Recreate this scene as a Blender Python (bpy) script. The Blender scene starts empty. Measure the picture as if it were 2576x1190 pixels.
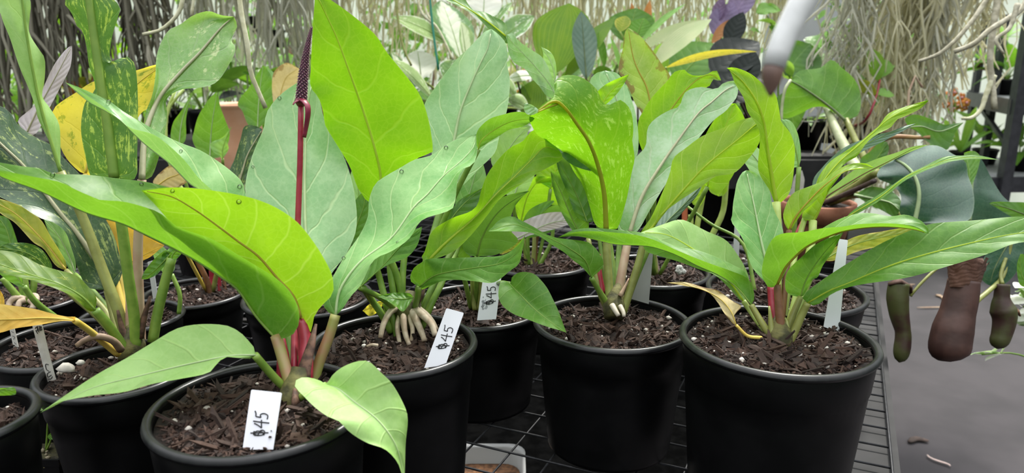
import bpy, bmesh, math, random
from mathutils import Vector, noise, Matrix
random.seed(7)
SC = bpy.context.scene
COL = SC.collection
# ------------------------------------------------------------------ camera, sky, sun, exposure
PITCH = math.radians(14.0)
CZ = 1.26
FPX = 1840.0
FWD = Vector((0, math.cos(PITCH), -math.sin(PITCH)))
UPV = Vector((0, math.sin(PITCH), math.cos(PITCH)))
CAM = Vector((0, 0, CZ))
cd = bpy.data.cameras.new('camera')
cam = bpy.data.objects.new('camera', cd)
COL.objects.link(cam)
cam.location = CAM
cam.rotation_euler = (math.radians(90) - PITCH, 0, 0)
cd.sensor_fit = 'HORIZONTAL'
cd.sensor_width = 36.0
cd.lens = 36.0 * FPX / 2576.0
cd.clip_start = 0.02
cd.clip_end = 60
cd.dof.use_dof = True
cd.dof.focus_distance = 0.80
cd.dof.aperture_fstop = 8.5
SC.camera = cam

w = bpy.data.worlds.new('sky')
SC.world = w
w.use_nodes = True
wn = w.node_tree.nodes
wl = w.node_tree.links
wn.clear()
wo = wn.new('ShaderNodeOutputWorld')
wb = wn.new('ShaderNodeBackground')
wt = wn.new('ShaderNodeTexCoord')
ws = wn.new('ShaderNodeSeparateXYZ')
wr = wn.new('ShaderNodeValToRGB')
wr.color_ramp.elements[0].position = 0.08
wr.color_ramp.elements[0].color = (0.045, 0.055, 0.045, 1)
wr.color_ramp.elements[1].position = 0.75
wr.color_ramp.elements[1].color = (0.95, 0.98, 1.0, 1)
e2_ = wr.color_ramp.elements.new(1.0)
e2_.color = (1.45, 1.48, 1.5, 1)
e_ = wr.color_ramp.elements.new(0.40)
e_.color = (0.34, 0.37, 0.37, 1)
wl.new(wt.outputs['Generated'], ws.inputs[0])
wl.new(ws.outputs['Z'], wr.inputs[0])
wl.new(wr.outputs[0], wb.inputs[0])
wb.inputs[1].default_value = 1.75
wl.new(wb.outputs[0], wo.inputs[0])

sd = bpy.data.lights.new('sun', 'SUN')
sun = bpy.data.objects.new('sun', sd)
COL.objects.link(sun)
sd.energy = 3.6
sd.angle = math.radians(9)
sd.color = (1.0, 0.97, 0.90)
# comes from behind the plants, a little from the side, high up
sun.rotation_euler = Vector((0.28, 0.62, 1.0)).to_track_quat('Z', 'Y').to_euler()

SC.view_settings.view_transform = 'Standard'
SC.view_settings.look = 'None'
SC.view_settings.gamma = 1.0
SC.view_settings.exposure = 0.48
SC.view_settings.use_curve_mapping = False
SC.cycles.use_denoising = True
SC.cycles.max_bounces = 10
SC.cycles.transmission_bounces = 8
SC.cycles.caustics_reflective = False
SC.cycles.caustics_refractive = False

# ------------------------------------------------------------------ helpers
def W(x, y, d):
    """the point of the place seen at photo point (x, y), d metres in front of the lens"""
    return CAM + d * (FWD + ((x - 1288) / FPX) * Vector((1, 0, 0)) + ((595 - y) / FPX) * UPV)
def at_z(x, y, z):
    k = math.sin(PITCH) + ((y - 595) / FPX) * math.cos(PITCH)
    return W(x, y, (CZ - z) / k)
def depth_at_z(x, y, z):
    return (CZ - z) / (math.sin(PITCH) + ((y - 595) / FPX) * math.cos(PITCH))

def tag(o, label=None, cat=None, group=None, kind=None):
    if label: o['label'] = label
    if cat: o['category'] = cat
    if group: o['group'] = group
    if kind: o['kind'] = kind
    return o
def thing(name, loc, label, cat, group=None):
    o = bpy.data.objects.new(name, None)
    o.empty_display_size = 0.02
    COL.objects.link(o)
    o.location = loc
    return tag(o, label, cat, group)
def root_loc(p):
    v = Vector((0, 0, 0))
    while p is not None:
        v += Vector(p.location)
        p = p.parent
    return v
def build(name, verts, faces, mats, parent=None, uvs=None, midx=None, smooth=True, loc=None):
    """one mesh object; verts in world metres"""
    if parent is not None: off = root_loc(parent)
    elif loc is not None: off = Vector(loc)
    else: off = Vector((0, 0, 0))
    me = bpy.data.meshes.new(name)
    me.from_pydata([tuple(Vector(v) - off) for v in verts], [], faces)
    if not isinstance(mats, (list, tuple)): mats = [mats]
    for m in mats: me.materials.append(m)
    if smooth: me.polygons.foreach_set('use_smooth', [True] * len(me.polygons))
    if midx: me.polygons.foreach_set('material_index', midx)
    if uvs is not None:
        ul = me.uv_layers.new(name='uv')
        buf = []
        for lp in me.loops:
            buf.extend(uvs[lp.vertex_index])
        ul.data.foreach_set('uv', buf)
    me.update()
    o = bpy.data.objects.new(name, me)
    COL.objects.link(o)
    if parent is not None: o.parent = parent
    elif loc is not None: o.location = loc
    return o

def catmull(pts, n):
    """n+1 points evenly spaced along a smooth curve through pts (tuples of any length)"""
    P = [tuple(map(float, p)) for p in pts]
    if len(P) == 2: dense = [tuple(a + (b - a) * k / 20 for a, b in zip(*P)) for k in range(21)]
    else:
        dense = []
        Q = [tuple(2 * a - b for a, b in zip(P[0], P[1]))] + P + [tuple(2 * a - b for a, b in zip(P[-1], P[-2]))]
        for i in range(1, len(Q) - 2):
            p0, p1, p2, p3 = Q[i - 1:i + 3]
            for k in range(10):
                t = k / 10
                dense.append(tuple(0.5 * (2 * b + (c - a) * t + (2 * a - 5 * b + 4 * c - e) * t * t + (3 * b - a - 3 * c + e) * t ** 3)
                                   for a, b, c, e in zip(p0, p1, p2, p3)))
        dense.append(P[-1])
    acc = [0.0]
    for a, b in zip(dense, dense[1:]):
        acc.append(acc[-1] + math.sqrt(sum((x - y) ** 2 for x, y in zip(a[:2] if len(a) != 3 or abs(a[0]) > 5 else a, b[:2] if len(a) != 3 or abs(a[0]) > 5 else b))) + 1e-9)
    out = []
    j = 0
    for i in range(n + 1):
        s = acc[-1] * i / n
        while j < len(acc) - 2 and acc[j + 1] < s: j += 1
        f = (s - acc[j]) / (acc[j + 1] - acc[j])
        out.append(tuple(a + (b - a) * min(1, max(0, f)) for a, b in zip(dense[j], dense[j + 1])))
    return out

class MB:
    def __init__(self):
        self.v, self.f, self.m = [], [], []
    def add(self, vs, fs, mi=0):
        o = len(self.v)
        self.v.extend(vs)
        self.f.extend([tuple(i + o for i in f) for f in fs])
        self.m.extend([mi] * len(fs))
    def tube(self, pts, radii, seg=8, cap=True, mi=0, flat=None):
        pts = [Vector(p) for p in pts]
        n = len(pts)
        if not isinstance(radii, (list, tuple)): radii = [radii] * n
        vs, fs = [], []
        t0 = (pts[1] - pts[0]).normalized()
        ref = Vector((0, 0, 1)) if abs(t0.z) < 0.9 else Vector((1, 0, 0))
        nx = t0.cross(ref).normalized()
        for i, p in enumerate(pts):
            t = (pts[min(i + 1, n - 1)] - pts[max(i - 1, 0)])
            t = t.normalized() if t.length > 1e-9 else t0
            nx = (nx - t * nx.dot(t))
            nx = nx.normalized() if nx.length > 1e-6 else t.orthogonal().normalized()
            ny = t.cross(nx)
            for k in range(seg):
                a = 2 * math.pi * k / seg
                vs.append(p + radii[i] * (math.cos(a) * nx + math.sin(a) * ny * (flat or 1)))
        for i in range(n - 1):
            for k in range(seg):
                k2 = (k + 1) % seg
                fs.append((i * seg + k, i * seg + k2, (i + 1) * seg + k2, (i + 1) * seg + k))
        if cap:
            fs.append(tuple(range(seg))[::-1])
            fs.append(tuple((n - 1) * seg + k for k in range(seg)))
        self.add(vs, fs, mi)
    def box(self, c, s, R=None, mi=0, jit=0):
        c = Vector(c)
        vs = []
        for x in (-1, 1):
            for y in (-1, 1):
                for z in (-1, 1):
                    v = Vector((x * s[0] / 2, y * s[1] / 2, z * s[2] / 2))
                    if jit: v = Vector([a * (1 + random.uniform(-jit, jit)) for a in v])
                    if R is not None: v = R @ v
                    vs.append(c + v)
        self.add(vs, [(0, 1, 3, 2), (4, 6, 7, 5), (0, 4, 5, 1), (2, 3, 7, 6), (0, 2, 6, 4), (1, 5, 7, 3)], mi)
    def bar(self, a, b, wd, ht, mi=0):
        a, b = Vector(a), Vector(b)
        t = (b - a)
        L = t.length
        t.normalize()
        s = t.cross(Vector((0, 0, 1)))
        s = s.normalized() if s.length > 1e-4 else Vector((1, 0, 0))
        u = s.cross(t)
        R = Matrix((t, s, u)).transposed()
        self.box((a + b) / 2, (L, wd, ht), R, mi)
    def lathe(self, c, prof, seg=48, mi=0):
        c = Vector(c)
        vs, fs = [], []
        n = len(prof)
        for r, z in prof:
            for k in range(seg):
                a = 2 * math.pi * k / seg
                vs.append(c + Vector((r * math.cos(a), r * math.sin(a), z)))
        for i in range(n - 1):
            for k in range(seg):
                k2 = (k + 1) % seg
                fs.append((i * seg + k, i * seg + k2, (i + 1) * seg + k2, (i + 1) * seg + k))
        self.add(vs, fs, mi)
    def blob(self, c, r, sub=1, sq=(1, 1, 1), jit=0.25, mi=0):
        bm = bmesh.new()
        bmesh.ops.create_icosphere(bm, subdivisions=sub, radius=1)
        s = random.random() * 50
        vs = []
        for v in bm.verts:
            k = 1 + jit * noise.noise(v.co * 1.7 + Vector((s, s, s)))
            vs.append(Vector(c) + Vector((v.co.x * sq[0], v.co.y * sq[1], v.co.z * sq[2])) * r * k)
        fs = [tuple(v.index for v in f.verts) for f in bm.faces]
        bm.free()
        self.add(vs, fs, mi)
    def build(self, name, mats, parent=None, smooth=True, loc=None):
        return build(name, self.v, self.f, mats, parent, None, self.m if isinstance(mats, (list, tuple)) else None, smooth, loc)

# ------------------------------------------------------------------ materials
def nodes_of(name):
    m = bpy.data.materials.new(name)
    m.use_nodes = True
    nt = m.node_tree
    nt.nodes.clear()
    out = nt.nodes.new('ShaderNodeOutputMaterial')
    return m, nt, out
class NT:
    def __init__(self, nt): self.nt = nt
    def n(self, t, **kw):
        x = self.nt.nodes.new('ShaderNode' + t)
        for k, v in kw.items(): setattr(x, k, v)
        return x
    def put(self, s, v):
        if isinstance(v, bpy.types.NodeSocket): self.nt.links.new(v, s)
        else: s.default_value = v
    def math(self, op, a, b=None, c=None, clamp=False):
        x = self.n('Math', operation=op, use_clamp=clamp)
        self.put(x.inputs[0], a)
        if b is not None: self.put(x.inputs[1], b)
        if c is not None: self.put(x.inputs[2], c)
        return x.outputs[0]
    def mix(self, f, a, b):
        x = self.n('MixRGB')
        self.put(x.inputs[0], f)
        self.put(x.inputs[1], a if isinstance(a, bpy.types.NodeSocket) else (*a, 1))
        self.put(x.inputs[2], b if isinstance(b, bpy.types.NodeSocket) else (*b, 1))
        return x.outputs[0]
    def noise(self, vec, scale, detail=3, rough=0.55, dist=0):
        x = self.n('TexNoise')
        if vec is not None: self.put(x.inputs['Vector'], vec)
        x.inputs['Scale'].default_value = scale
        x.inputs['Detail'].default_value = detail
        x.inputs['Roughness'].default_value = rough
        x.inputs['Distortion'].default_value = dist
        return x.outputs['Fac']
    def ramp(self, f, a, b):
        x = self.n('MapRange', interpolation_type='SMOOTHSTEP')
        self.put(x.inputs[0], f)
        x.inputs[1].default_value = a
        x.inputs[2].default_value = b
        return x.outputs[0]
def plain(name, col, rough=0.6, col2=None, scale=40, bump=0, spec=0.5, metal=0, island=False, trans=0, stretch=None):
    m, nt, out = nodes_of(name)
    N = NT(nt)
    b = N.n('BsdfPrincipled')
    b.inputs['Roughness'].default_value = rough
    b.inputs['Specular IOR Level'].default_value = spec
    b.inputs['Metallic'].default_value = metal
    tc = N.n('TexCoord').outputs['Object']
    if stretch:
        mp = N.n('Mapping')
        mp.inputs['Scale'].default_value = stretch
        nt.links.new(tc, mp.inputs[0])
        tc = mp.outputs[0]
    f = N.noise(tc, scale)
    if col2 is not None:
        if island:
            g = N.n('NewGeometry').outputs['Random Per Island']
            f2 = N.math('ADD', N.math('MULTIPLY', g, 0.8), N.math('MULTIPLY', f, 0.3))
            c = N.mix(N.math('MINIMUM', f2, 1.0), col, col2)
        else:
            c = N.mix(N.ramp(f, 0.35, 0.65), col, col2)
        nt.links.new(c, b.inputs['Base Color'])
    else: b.inputs['Base Color'].default_value = (*col, 1)
    if bump:
        bp = N.n('Bump')
        bp.inputs['Strength'].default_value = 0.6
        bp.inputs['Distance'].default_value = bump
        nt.links.new(f, bp.inputs['Height'])
        nt.links.new(bp.outputs[0], b.inputs['Normal'])
    sh = b.outputs[0]
    if trans:
        t = N.n('BsdfTranslucent')
        t.inputs[0].default_value = (*(col2 or col), 1)
        x = N.n('MixShader')
        x.inputs[0].default_value = trans
        nt.links.new(sh, x.inputs[1])
        nt.links.new(t.outputs[0], x.inputs[2])
        sh = x.outputs[0]
    nt.links.new(sh, out.inputs[0])
    return m

def leaf_mat(name, base, base2, vein, glow, rough=0.38, tr=0.45, nv=7, slope=0.55, spots=None, spot_amt=0.5, spot_scale=14,
             edge=None, centre=None, stripes=0, veinamt=0.45, spec=0.45, burn=None, dirt=0.25, coat=0.0, midw=0.05, bumpk=0.36):
    """a leaf blade: blotchy green, side veins that sweep to the tip, light through the blade"""
    m, nt, out = nodes_of(name)
    N = NT(nt)
    uv = N.n('UVMap').outputs[0]
    sp = N.n('SeparateXYZ')
    nt.links.new(uv, sp.inputs[0])
    U, V = sp.outputs[0], sp.outputs[1]
    obj = N.n('TexCoord').outputs['Object']
    a = N.math('ABSOLUTE', N.math('MULTIPLY_ADD', U, 2.0, -1.0))
    big = N.noise(obj, 22, 3)
    fine = N.noise(obj, 260, 2)
    c = N.mix(N.ramp(N.math('ADD', N.math('MULTIPLY', big, 0.75), N.math('MULTIPLY', fine, 0.25)), 0.36, 0.64), base, base2)
    if centre is not None:
        e = N.math('ADD', a, N.math('MULTIPLY_ADD', N.noise(obj, 60, 3), 0.7, -0.35))
        c = N.mix(N.ramp(e, 0.45, 0.72), centre, c)
    if spots is not None:
        mp = N.n('Mapping')
        mp.inputs['Scale'].default_value = (1.0, 0.55, 1.0)
        nt.links.new(uv, mp.inputs[0])
        s = N.noise(mp.outputs[0], spot_scale, 5, 0.7, 0.4)
        s2 = N.noise(obj, 130, 4, 0.7)
        sm = N.ramp(N.math('ADD', N.math('MULTIPLY', s, 0.65), N.math('MULTIPLY', s2, 0.35)), 0.62 - 0.16 * spot_amt, 0.68 - 0.16 * spot_amt)
        c = N.mix(sm, c, spots)
    wob = N.math('MULTIPLY_ADD', N.noise(obj, 30, 2), 0.5, -0.25)
    if stripes:
        ph = N.math('FRACT', N.math('MULTIPLY', U, float(stripes)))
    else:
        ph = N.math('FRACT', N.math('ADD', N.math('MULTIPLY', N.math('SUBTRACT', V, N.math('MULTIPLY', a, slope * 0.35)), float(nv)), wob))
    dist = N.math('ABSOLUTE', N.math('SUBTRACT', ph, 0.5))
    lw = 0.16 if stripes else 0.06
    vm = N.math('SUBTRACT', 1.0, N.ramp(dist, 0.005, lw))
    md = N.math('SUBTRACT', 1.0, N.ramp(a, 0.0, midw))
    rim = N.ramp(a, 0.965, 0.995)
    net = N.n('TexVoronoi', feature='DISTANCE_TO_EDGE')
    nt.links.new(obj, net.inputs['Vector'])
    net.inputs['Scale'].default_value = 150
    nm = N.math('SUBTRACT', 1.0, N.ramp(net.outputs['Distance'], 0.0, 0.12))
    allv = N.math('MAXIMUM', N.math('MULTIPLY', vm, veinamt), N.math('MAXIMUM', md, N.math('MAXIMUM', N.math('MULTIPLY', nm, 0.16), N.math('MULTIPLY', rim, 0.35))))
    c = N.mix(N.math('MULTIPLY', allv, 0.8), c, vein)
    if edge is not None:
        e = N.math('ADD', a, N.math('MULTIPLY_ADD', N.noise(obj, 50, 3), 0.5, -0.25))
        c = N.mix(N.ramp(e, 0.80, 0.95), c, edge)
    if burn is not None:
        e = N.math('ADD', N.math('MULTIPLY', N.noise(obj, 35, 4, 0.7), 0.7), N.math('MULTIPLY', a, 0.4))
        c = N.mix(N.ramp(e, 0.66, 0.72), c, burn)
    bs = N.n('BsdfPrincipled')
    nt.links.new(c, bs.inputs['Base Color'])
    rr = N.math('MULTIPLY_ADD', big, 0.30, rough - 0.12)
    nt.links.new(rr, bs.inputs['Roughness'])
    bs.inputs['Specular IOR Level'].default_value = spec
    if coat:
        bs.inputs['Coat Weight'].default_value = coat
        bs.inputs['Coat Roughness'].default_value = 0.22
    bp = N.n('Bump')
    bp.inputs['Strength'].default_value = bumpk
    bp.inputs['Distance'].default_value = 0.0012
    h = N.math('ADD', N.math('MULTIPLY', vm, -0.8), N.math('ADD', N.math('MULTIPLY', big, 2.2), N.math('MULTIPLY', N.ramp(dist, 0.0, 0.5), 1.0)))
    nt.links.new(h, bp.inputs['Height'])
    nt.links.new(bp.outputs[0], bs.inputs['Normal'])
    t = N.n('BsdfTranslucent')
    mg = N.n('MixRGB', blend_type='MULTIPLY')
    mg.inputs[0].default_value = 1.0
    # light passing the blade takes the blade's own colour, brightened towards the glow tint
    c2 = N.mix(0.62, c, glow)
    nt.links.new(c2, t.inputs[0])
    mx = N.n('MixShader')
    mx.inputs[0].default_value = tr
    nt.links.new(bs.outputs[0], mx.inputs[1])
    nt.links.new(t.outputs[0], mx.inputs[2])
    nt.links.new(mx.outputs[0], out.inputs[0])
    return m

mw_, ntw, outw = nodes_of('water')
M_WATER = mw_
ga_ = ntw.nodes.new('ShaderNodeBsdfTransparent')
gb_ = ntw.nodes.new('ShaderNodeBsdfGlossy')
gb_.inputs['Roughness'].default_value = 0.04
gf_ = ntw.nodes.new('ShaderNodeLayerWeight')
gf_.inputs['Blend'].default_value = 0.35
gm_ = ntw.nodes.new('ShaderNodeMixShader')
ntw.links.new(gf_.outputs['Fresnel'], gm_.inputs[0])
ntw.links.new(ga_.outputs[0], gm_.inputs[1])
ntw.links.new(gb_.outputs[0], gm_.inputs[2])
ntw.links.new(gm_.outputs[0], outw.inputs[0])
LM = {
 'lime':   leaf_mat('leaf_lime', (0.15, 0.34, 0.010), (0.23, 0.43, 0.016), (0.50, 0.62, 0.10), (0.36, 0.72, 0.012), tr=0.55, veinamt=0.5),
 'limeflat': leaf_mat('leaf_lime_plain', (0.15, 0.36, 0.006), (0.21, 0.43, 0.010), (0.52, 0.66, 0.08), (0.34, 0.74, 0.008), tr=0.58, veinamt=0.35, nv=5),
 'yellowlime': leaf_mat('leaf_yellow_lime', (0.20, 0.38, 0.012), (0.29, 0.47, 0.02), (0.52, 0.64, 0.14), (0.44, 0.78, 0.02), tr=0.52, veinamt=0.75, nv=8),
 'green':  leaf_mat('leaf_green', (0.075, 0.22, 0.02), (0.13, 0.31, 0.035), (0.32, 0.48, 0.14), (0.28, 0.58, 0.02), rough=0.46, tr=0.42, veinamt=0.5),
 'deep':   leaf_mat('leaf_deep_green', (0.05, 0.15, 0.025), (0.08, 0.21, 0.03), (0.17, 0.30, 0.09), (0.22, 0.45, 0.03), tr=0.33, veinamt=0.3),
 'blue':   leaf_mat('leaf_blue_green', (0.25, 0.50, 0.20), (0.40, 0.63, 0.31), (0.60, 0.78, 0.40), (0.48, 0.76, 0.22), rough=0.32, tr=0.32, veinamt=0.8, nv=5, slope=0.9, spec=0.6),
 'teal':   leaf_mat('leaf_cool_green', (0.14, 0.37, 0.085), (0.26, 0.49, 0.16), (0.48, 0.66, 0.28), (0.40, 0.68, 0.12), rough=0.34, tr=0.34, veinamt=0.8, nv=6, slope=0.8, spec=0.6),
 'pale':   leaf_mat('leaf_pale_green', (0.27, 0.48, 0.12), (0.36, 0.57, 0.19), (0.48, 0.66, 0.22), (0.42, 0.72, 0.10), rough=0.5, tr=0.30, veinamt=0.4, nv=6),
 'silver': leaf_mat('leaf_silver_green', (0.20, 0.43, 0.13), (0.40, 0.58, 0.34), (0.46, 0.54, 0.34), (0.36, 0.62, 0.14), rough=0.24, tr=0.28, veinamt=0.75, nv=5, spec=0.8, coat=0.4),
 'mottle': leaf_mat('leaf_mottled', (0.045, 0.14, 0.025), (0.08, 0.20, 0.03), (0.22, 0.36, 0.08), (0.20, 0.42, 0.03), rough=0.4, tr=0.33, spots=(0.46, 0.60, 0.10), spot_amt=0.62, spot_scale=15, veinamt=0.2, midw=0.09),
 'flecked': leaf_mat('leaf_flecked_lime', (0.10, 0.28, 0.008), (0.17, 0.37, 0.012), (0.34, 0.48, 0.06), (0.28, 0.62, 0.01), tr=0.50, spots=(0.40, 0.60, 0.12), spot_amt=0.55, spot_scale=22, veinamt=0.5),
 'darkvar': leaf_mat('leaf_dark_variegated', (0.03, 0.075, 0.035), (0.055, 0.12, 0.045), (0.24, 0.27, 0.17), (0.10, 0.22, 0.04), rough=0.36, tr=0.18, spots=(0.32, 0.40, 0.13), spot_amt=0.55, spot_scale=13, veinamt=0.12, spec=0.6, midw=0.10),
 'marble': leaf_mat('leaf_marbled', (0.13, 0.35, 0.04), (0.27, 0.50, 0.12), (0.50, 0.52, 0.36), (0.40, 0.65, 0.10), rough=0.3, tr=0.34, spots=(0.58, 0.70, 0.30), spot_amt=0.5, spot_scale=5, coat=0.3, veinamt=0.3, spec=0.7, nv=5, midw=0.08),
 'olive': leaf_mat('leaf_olive', (0.09, 0.19, 0.010), (0.16, 0.26, 0.012), (0.28, 0.36, 0.06), (0.30, 0.50, 0.01), rough=0.45, tr=0.40, spots=(0.34, 0.38, 0.03), spot_amt=0.5, spot_scale=4, veinamt=0.2),
 'scorch': leaf_mat('leaf_scorched', (0.25, 0.42, 0.03), (0.38, 0.52, 0.10), (0.55, 0.60, 0.16), (0.50, 0.78, 0.05), tr=0.48, veinamt=0.4, burn=(0.22, 0.11, 0.03)),
 'yellow': leaf_mat('leaf_yellow', (0.84, 0.69, 0.06), (0.92, 0.78, 0.10), (0.70, 0.56, 0.05), (1.0, 0.88, 0.06), rough=0.5, tr=0.58, spots=(0.20, 0.34, 0.02), spot_amt=0.6, spot_scale=5, veinamt=0.25),
 'yelgreen': leaf_mat('leaf_yellowing', (0.20, 0.30, 0.03), (0.45, 0.45, 0.06), (0.5, 0.5, 0.12), (0.5, 0.6, 0.04), tr=0.38, edge=(0.66, 0.56, 0.12), veinamt=0.2),
 'gold':   leaf_mat('leaf_gold', (0.62, 0.36, 0.04), (0.72, 0.50, 0.10), (0.60, 0.38, 0.05), (0.9, 0.55, 0.04), rough=0.55, tr=0.4, veinamt=0.2),
 'dry':    leaf_mat('leaf_dry', (0.50, 0.40, 0.17), (0.62, 0.52, 0.26), (0.40, 0.28, 0.10), (0.8, 0.62, 0.2), rough=0.65, tr=0.35, burn=(0.20, 0.11, 0.04), veinamt=0.25),
 'dead':   leaf_mat('leaf_dead_brown', (0.055, 0.024, 0.017), (0.13, 0.065, 0.045), (0.06, 0.03, 0.02), (0.2, 0.09, 0.04), rough=0.75, tr=0.08, veinamt=0.08),
 'lilac':  leaf_mat('leaf_lilac', (0.46, 0.40, 0.43), (0.58, 0.52, 0.55), (0.44, 0.42, 0.36), (0.6, 0.55, 0.42), rough=0.4, tr=0.25, veinamt=0.25, nv=12),
 'white':  leaf_mat('leaf_white_green', (0.08, 0.22, 0.06), (0.14, 0.32, 0.08), (0.7, 0.75, 0.6), (0.60, 0.75, 0.35), rough=0.4, tr=0.4, centre=(0.80, 0.84, 0.66), veinamt=0.2),
 'whiteedge': leaf_mat('leaf_white_edge', (0.10, 0.26, 0.06), (0.20, 0.38, 0.10), (0.3, 0.45, 0.2), (0.65, 0.80, 0.40), rough=0.4, tr=0.4, edge=(0.86, 0.88, 0.80), spots=(0.78, 0.82, 0.66), spot_amt=0.6, spot_scale=5, veinamt=0.15),
 'ivory':  leaf_mat('leaf_ivory', (0.90, 0.91, 0.84), (0.95, 0.95, 0.92), (0.80, 0.84, 0.70), (0.98, 0.98, 0.9), rough=0.4, tr=0.5, veinamt=0.2),
 'palm':   leaf_mat('leaf_pleated', (0.10, 0.24, 0.02), (0.16, 0.30, 0.02), (0.32, 0.42, 0.05), (0.30, 0.52, 0.02), rough=0.45, tr=0.42, stripes=12, veinamt=0.8, midw=0.02),
 'palmpale': leaf_mat('leaf_pleated_pale', (0.42, 0.52, 0.24), (0.52, 0.58, 0.30), (0.62, 0.64, 0.40), (0.7, 0.75, 0.35), rough=0.45, tr=0.38, stripes=12, veinamt=0.5, midw=0.02),
 'grey':   leaf_mat('leaf_grey_green', (0.12, 0.20, 0.15), (0.17, 0.25, 0.19), (0.22, 0.30, 0.22), (0.16, 0.26, 0.14), rough=0.45, tr=0.18, veinamt=0.2, nv=10),
 'dark':   leaf_mat('leaf_dark_glossy', (0.018, 0.07, 0.040), (0.03, 0.10, 0.055), (0.22, 0.30, 0.16), (0.10, 0.25, 0.06), rough=0.30, tr=0.14, veinamt=0.0, spec=0.7, coat=0.9, midw=0.05, bumpk=0.15),
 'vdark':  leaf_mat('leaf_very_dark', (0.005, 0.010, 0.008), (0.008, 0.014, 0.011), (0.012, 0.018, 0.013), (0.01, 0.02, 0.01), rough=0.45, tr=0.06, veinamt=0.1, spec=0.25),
 'purple': leaf_mat('leaf_purple', (0.10, 0.07, 0.14), (0.18, 0.13, 0.26), (0.25, 0.18, 0.30), (0.3, 0.14, 0.2), rough=0.35, tr=0.25, veinamt=0.3),
 'fern':   leaf_mat('leaf_fern_green', (0.16, 0.38, 0.05), (0.24, 0.48, 0.10), (0.4, 0.6, 0.2), (0.5, 0.8, 0.08), tr=0.45, veinamt=0.2),
 'rust':   leaf_mat('leaf_rust', (0.40, 0.14, 0.04), (0.55, 0.24, 0.08), (0.5, 0.3, 0.1), (0.8, 0.35, 0.06), tr=0.4, veinamt=0.2),
}
ST = {
 'green': plain('stalk_green', (0.13, 0.24, 0.03), 0.42, (0.20, 0.31, 0.05), 60),
 'olive': plain('stalk_olive', (0.20, 0.21, 0.05), 0.45, (0.27, 0.29, 0.08), 60),
 'red': plain('stalk_red', (0.26, 0.012, 0.03), 0.4, (0.34, 0.03, 0.05), 80),
 'pinkgreen': plain('stalk_pink_green', (0.36, 0.10, 0.11), 0.45, (0.24, 0.26, 0.06), 18),
 'rose': plain('stalk_rose', (0.40, 0.24, 0.17), 0.5, (0.46, 0.34, 0.23), 40),
 'lime': plain('stalk_lime', (0.36, 0.46, 0.10), 0.42, (0.44, 0.54, 0.16), 50),
 'brown': plain('stalk_brown', (0.13, 0.055, 0.025), 0.55, (0.20, 0.09, 0.04), 60),
 'husk': plain('dry_husk', (0.045, 0.02, 0.012), 0.75, (0.13, 0.065, 0.04), 140, bump=0.001),
 'yellow': plain('stalk_yellow', (0.62, 0.44, 0.06), 0.5, (0.70, 0.52, 0.12), 40),
 'pale': plain('stalk_pale', (0.30, 0.34, 0.17), 0.5, (0.40, 0.42, 0.25), 60),
 'dark': plain('stalk_dark', (0.05, 0.03, 0.03), 0.5, (0.10, 0.06, 0.05), 50),
 'midlime': plain('midrib_lime', (0.58, 0.68, 0.08), 0.45, (0.66, 0.76, 0.12), 60, trans=0.65),
 'midpale': plain('midrib_pale', (0.40, 0.52, 0.26), 0.45, (0.48, 0.60, 0.32), 60, trans=0.2),
 'midgreen': plain('midrib_green', (0.26, 0.42, 0.08), 0.45, (0.34, 0.50, 0.10), 60, trans=0.4),
 'midtan': plain('midrib_tan', (0.34, 0.33, 0.20), 0.5, (0.42, 0.40, 0.26), 60),
 'midolive': plain('midrib_olive', (0.46, 0.48, 0.04), 0.45, (0.54, 0.55, 0.06), 60, trans=0.6),
 'midorange': plain('midrib_orange', (0.54, 0.40, 0.06), 0.45, (0.62, 0.50, 0.10), 60, trans=0.6),
 'midyellow': plain('midrib_yellow', (0.55, 0.40, 0.05), 0.5, (0.6, 0.46, 0.08), 60),
 'crown': plain('crown_bark', (0.035, 0.033, 0.010), 0.8, (0.13, 0.12, 0.035), 70, bump=0.004),
 'middark': plain('midrib_dark', (0.10, 0.14, 0.05), 0.5, (0.14, 0.19, 0.07), 60),
}
M_POT = plain('black_plastic', (0.0028, 0.0028, 0.0032), 0.40, (0.0045, 0.0045, 0.005), 25, spec=0.20)
M_RIM = plain('black_plastic_rim', (0.006, 0.006, 0.007), 0.30, (0.013, 0.013, 0.014), 60, spec=0.4)
M_SOIL = plain('potting_soil', (0.008, 0.0045, 0.003), 0.9, (0.026, 0.014, 0.010), 150, bump=0.004)
M_BARK = plain('bark_chips', (0.005, 0.0025, 0.0018), 0.85, (0.060, 0.029, 0.018), 300, island=True, bump=0.001)
M_PERL = plain('perlite', (0.36, 0.31, 0.26), 0.9, (0.62, 0.58, 0.53), 200, island=True)
M_TERRA = plain('terracotta', (0.24, 0.085, 0.045), 0.8, (0.34, 0.14, 0.08), 30, bump=0.001)
M_PEACH = plain('clay_peach', (0.66, 0.33, 0.20), 0.8, (0.72, 0.40, 0.27), 14)
M_TAG = plain('tag_plastic', (0.72, 0.72, 0.78), 0.45, (0.76, 0.76, 0.81), 20)
M_TAGD = plain('tag_plastic_aged', (0.50, 0.48, 0.44), 0.5, (0.62, 0.60, 0.56), 60)
M_INK = plain('marker_ink', (0.006, 0.006, 0.008), 0.5)
M_SMUDGE = plain('smudged_ink', (0.20, 0.21, 0.23), 0.6, (0.36, 0.37, 0.40), 250)
M_WIRE = plain('black_wire', (0.014, 0.014, 0.016), 0.5, (0.026, 0.026, 0.03), 100, spec=0.3)
M_BOARD = plain('weathered_board', (0.006, 0.0055, 0.006), 0.75, (0.014, 0.013, 0.014), 18, bump=0.002, stretch=(1, 1, 1))
M_FLOOR = plain('walkway_ground', (0.028, 0.024, 0.027), 0.85, (0.042, 0.036, 0.040), 3.5, bump=0.004)  # dark base colour also holds the shade lying over the walkway
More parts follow.
